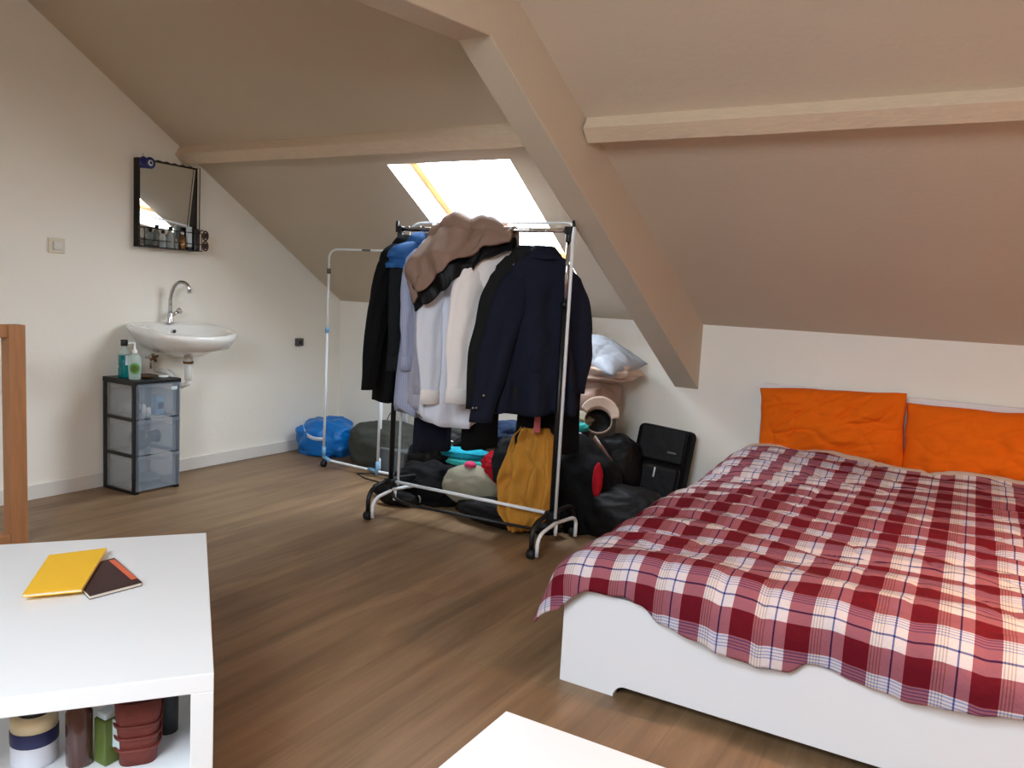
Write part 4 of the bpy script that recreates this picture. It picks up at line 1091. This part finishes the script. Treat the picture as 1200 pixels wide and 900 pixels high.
cap((-2.11,4.86,.655),M['beige'],'beige cap turned upside down below the bedding',.3)
L_('canvas_bag',(-2.30,4.90,.63),(.13,.09,.06),M['khaki'],57,'khaki canvas bag next to the upturned cap','bag',amp=.25,sub=5)
L_('teal_patch_cloth',(-2.20,4.80,.60),(.05,.03,.03),M['turq'],58,'small teal cloth below the upturned cap','cloth',amp=.2,sub=4)
L_('grey_scarf',(-2.20,4.76,.54),(.14,.03,.035),M['lav'],59,'grey blue scarf under the canvas bag','scarf',amp=.4,sub=4,extra=lambda q: V(q.x,q.y,q.z-.5*q.x))

# ------------------------------------------------------------------ warm pendant lamp to the right, outside the view
PX, PY, PZ = 1.55, 2.7, 2.25
e = empty('pendant_lamp',(PX,PY,PZ),'warm glowing pendant lamp beyond the right edge','lamp')
MB().tube([(PX,PY,zs(PY)-.002),(PX,PY,PZ+.12)],.004,M['black'],8).build('cord',e)
m, nt, b = _new('glowing_shade'); b.inputs['Base Color'].default_value = srgb(255,220,170); b.inputs['Emission Color'].default_value = (1,.52,.22,1); b.inputs['Emission Strength'].default_value = 4
MB().rings([[V(PX+r*cos(a),PY+r*sin(a),PZ+z) for a in [2*pi*k/32 for k in range(32)]] for z,r in ((-.10,.13),(.12,.07))],m,(False,False)).build('shade',e)
def light(name, typ, loc, energy, color, **k):
    d = bpy.data.lights.new(name,typ); d.energy = energy; d.color = color
    for a,b_ in k.items():
        if a != 'rot': setattr(d,a,b_)
    o = bpy.data.objects.new(name,d); COL.objects.link(o); o.location = loc
    if 'rot' in k: o.rotation_euler = k['rot']
    return o
light('bulb','POINT',(PX,PY,PZ),310,(1,.62,.36),shadow_soft_size=.06)

# ------------------------------------------------------------------ sky and daylight
w = bpy.data.worlds.new('sky'); sc.world = w; w.use_nodes = True
bg = w.node_tree.nodes['Background']; bg.inputs[0].default_value = (.79,.90,1.0,1); bg.inputs[1].default_value = 25.5
def portal(name, P, x0, x1, ya, yb, flip):
    d = bpy.data.lights.new(name,'AREA'); d.shape = 'RECTANGLE'
    c = P((x0+x1)/2,(ya+yb)/2,.24); h = (P(x0,ya)-P(x0,yb)).length
    d.size = x1-x0; d.size_y = h; d.cycles.is_portal = True
    o = bpy.data.objects.new(name,d); COL.objects.link(o); o.location = c
    nn = (P(0,0,1)-P(0,0,0)).normalized()
    o.rotation_euler = nn.to_track_quat('Z','Y').to_euler()
portal('skylight_portal',P1,-3.35,-2.44,4.08,5.12,0)
portal('rear_portal',P2,-1.6,.1,-.6,-2.4,0)

# ------------------------------------------------------------------ camera
Mr = ((0.86309455,0.50217411,0.05374911),(0.10170115,-0.06857076,-0.99244895),(-0.49469655,0.86204363,-0.11025473))
cam = bpy.data.cameras.new('camera'); co = bpy.data.objects.new('camera',cam); COL.objects.link(co)
r_, d_, f_ = (Vector(x) for x in Mr)
mw = Matrix(((r_.x,-d_.x,-f_.x,0),(r_.y,-d_.y,-f_.y,0),(r_.z,-d_.z,-f_.z,1.45),(0,0,0,1)))
co.matrix_world = mw
cam.sensor_width = 36; cam.lens = 36*931/1200; cam.clip_start = .02
sc.camera = co
sc.view_settings.view_transform = 'Standard'; sc.view_settings.look = 'None'; sc.view_settings.gamma = 1
sc.view_settings.exposure = 0.0
try: sc.view_settings.use_curve_mapping = False
except Exception: pass
sc.cycles.use_denoising = True
sc.cycles.max_bounces = 10; sc.cycles.diffuse_bounces = 6; sc.cycles.transparent_max_bounces = 16
sc.cycles.sample_clamp_indirect = 8
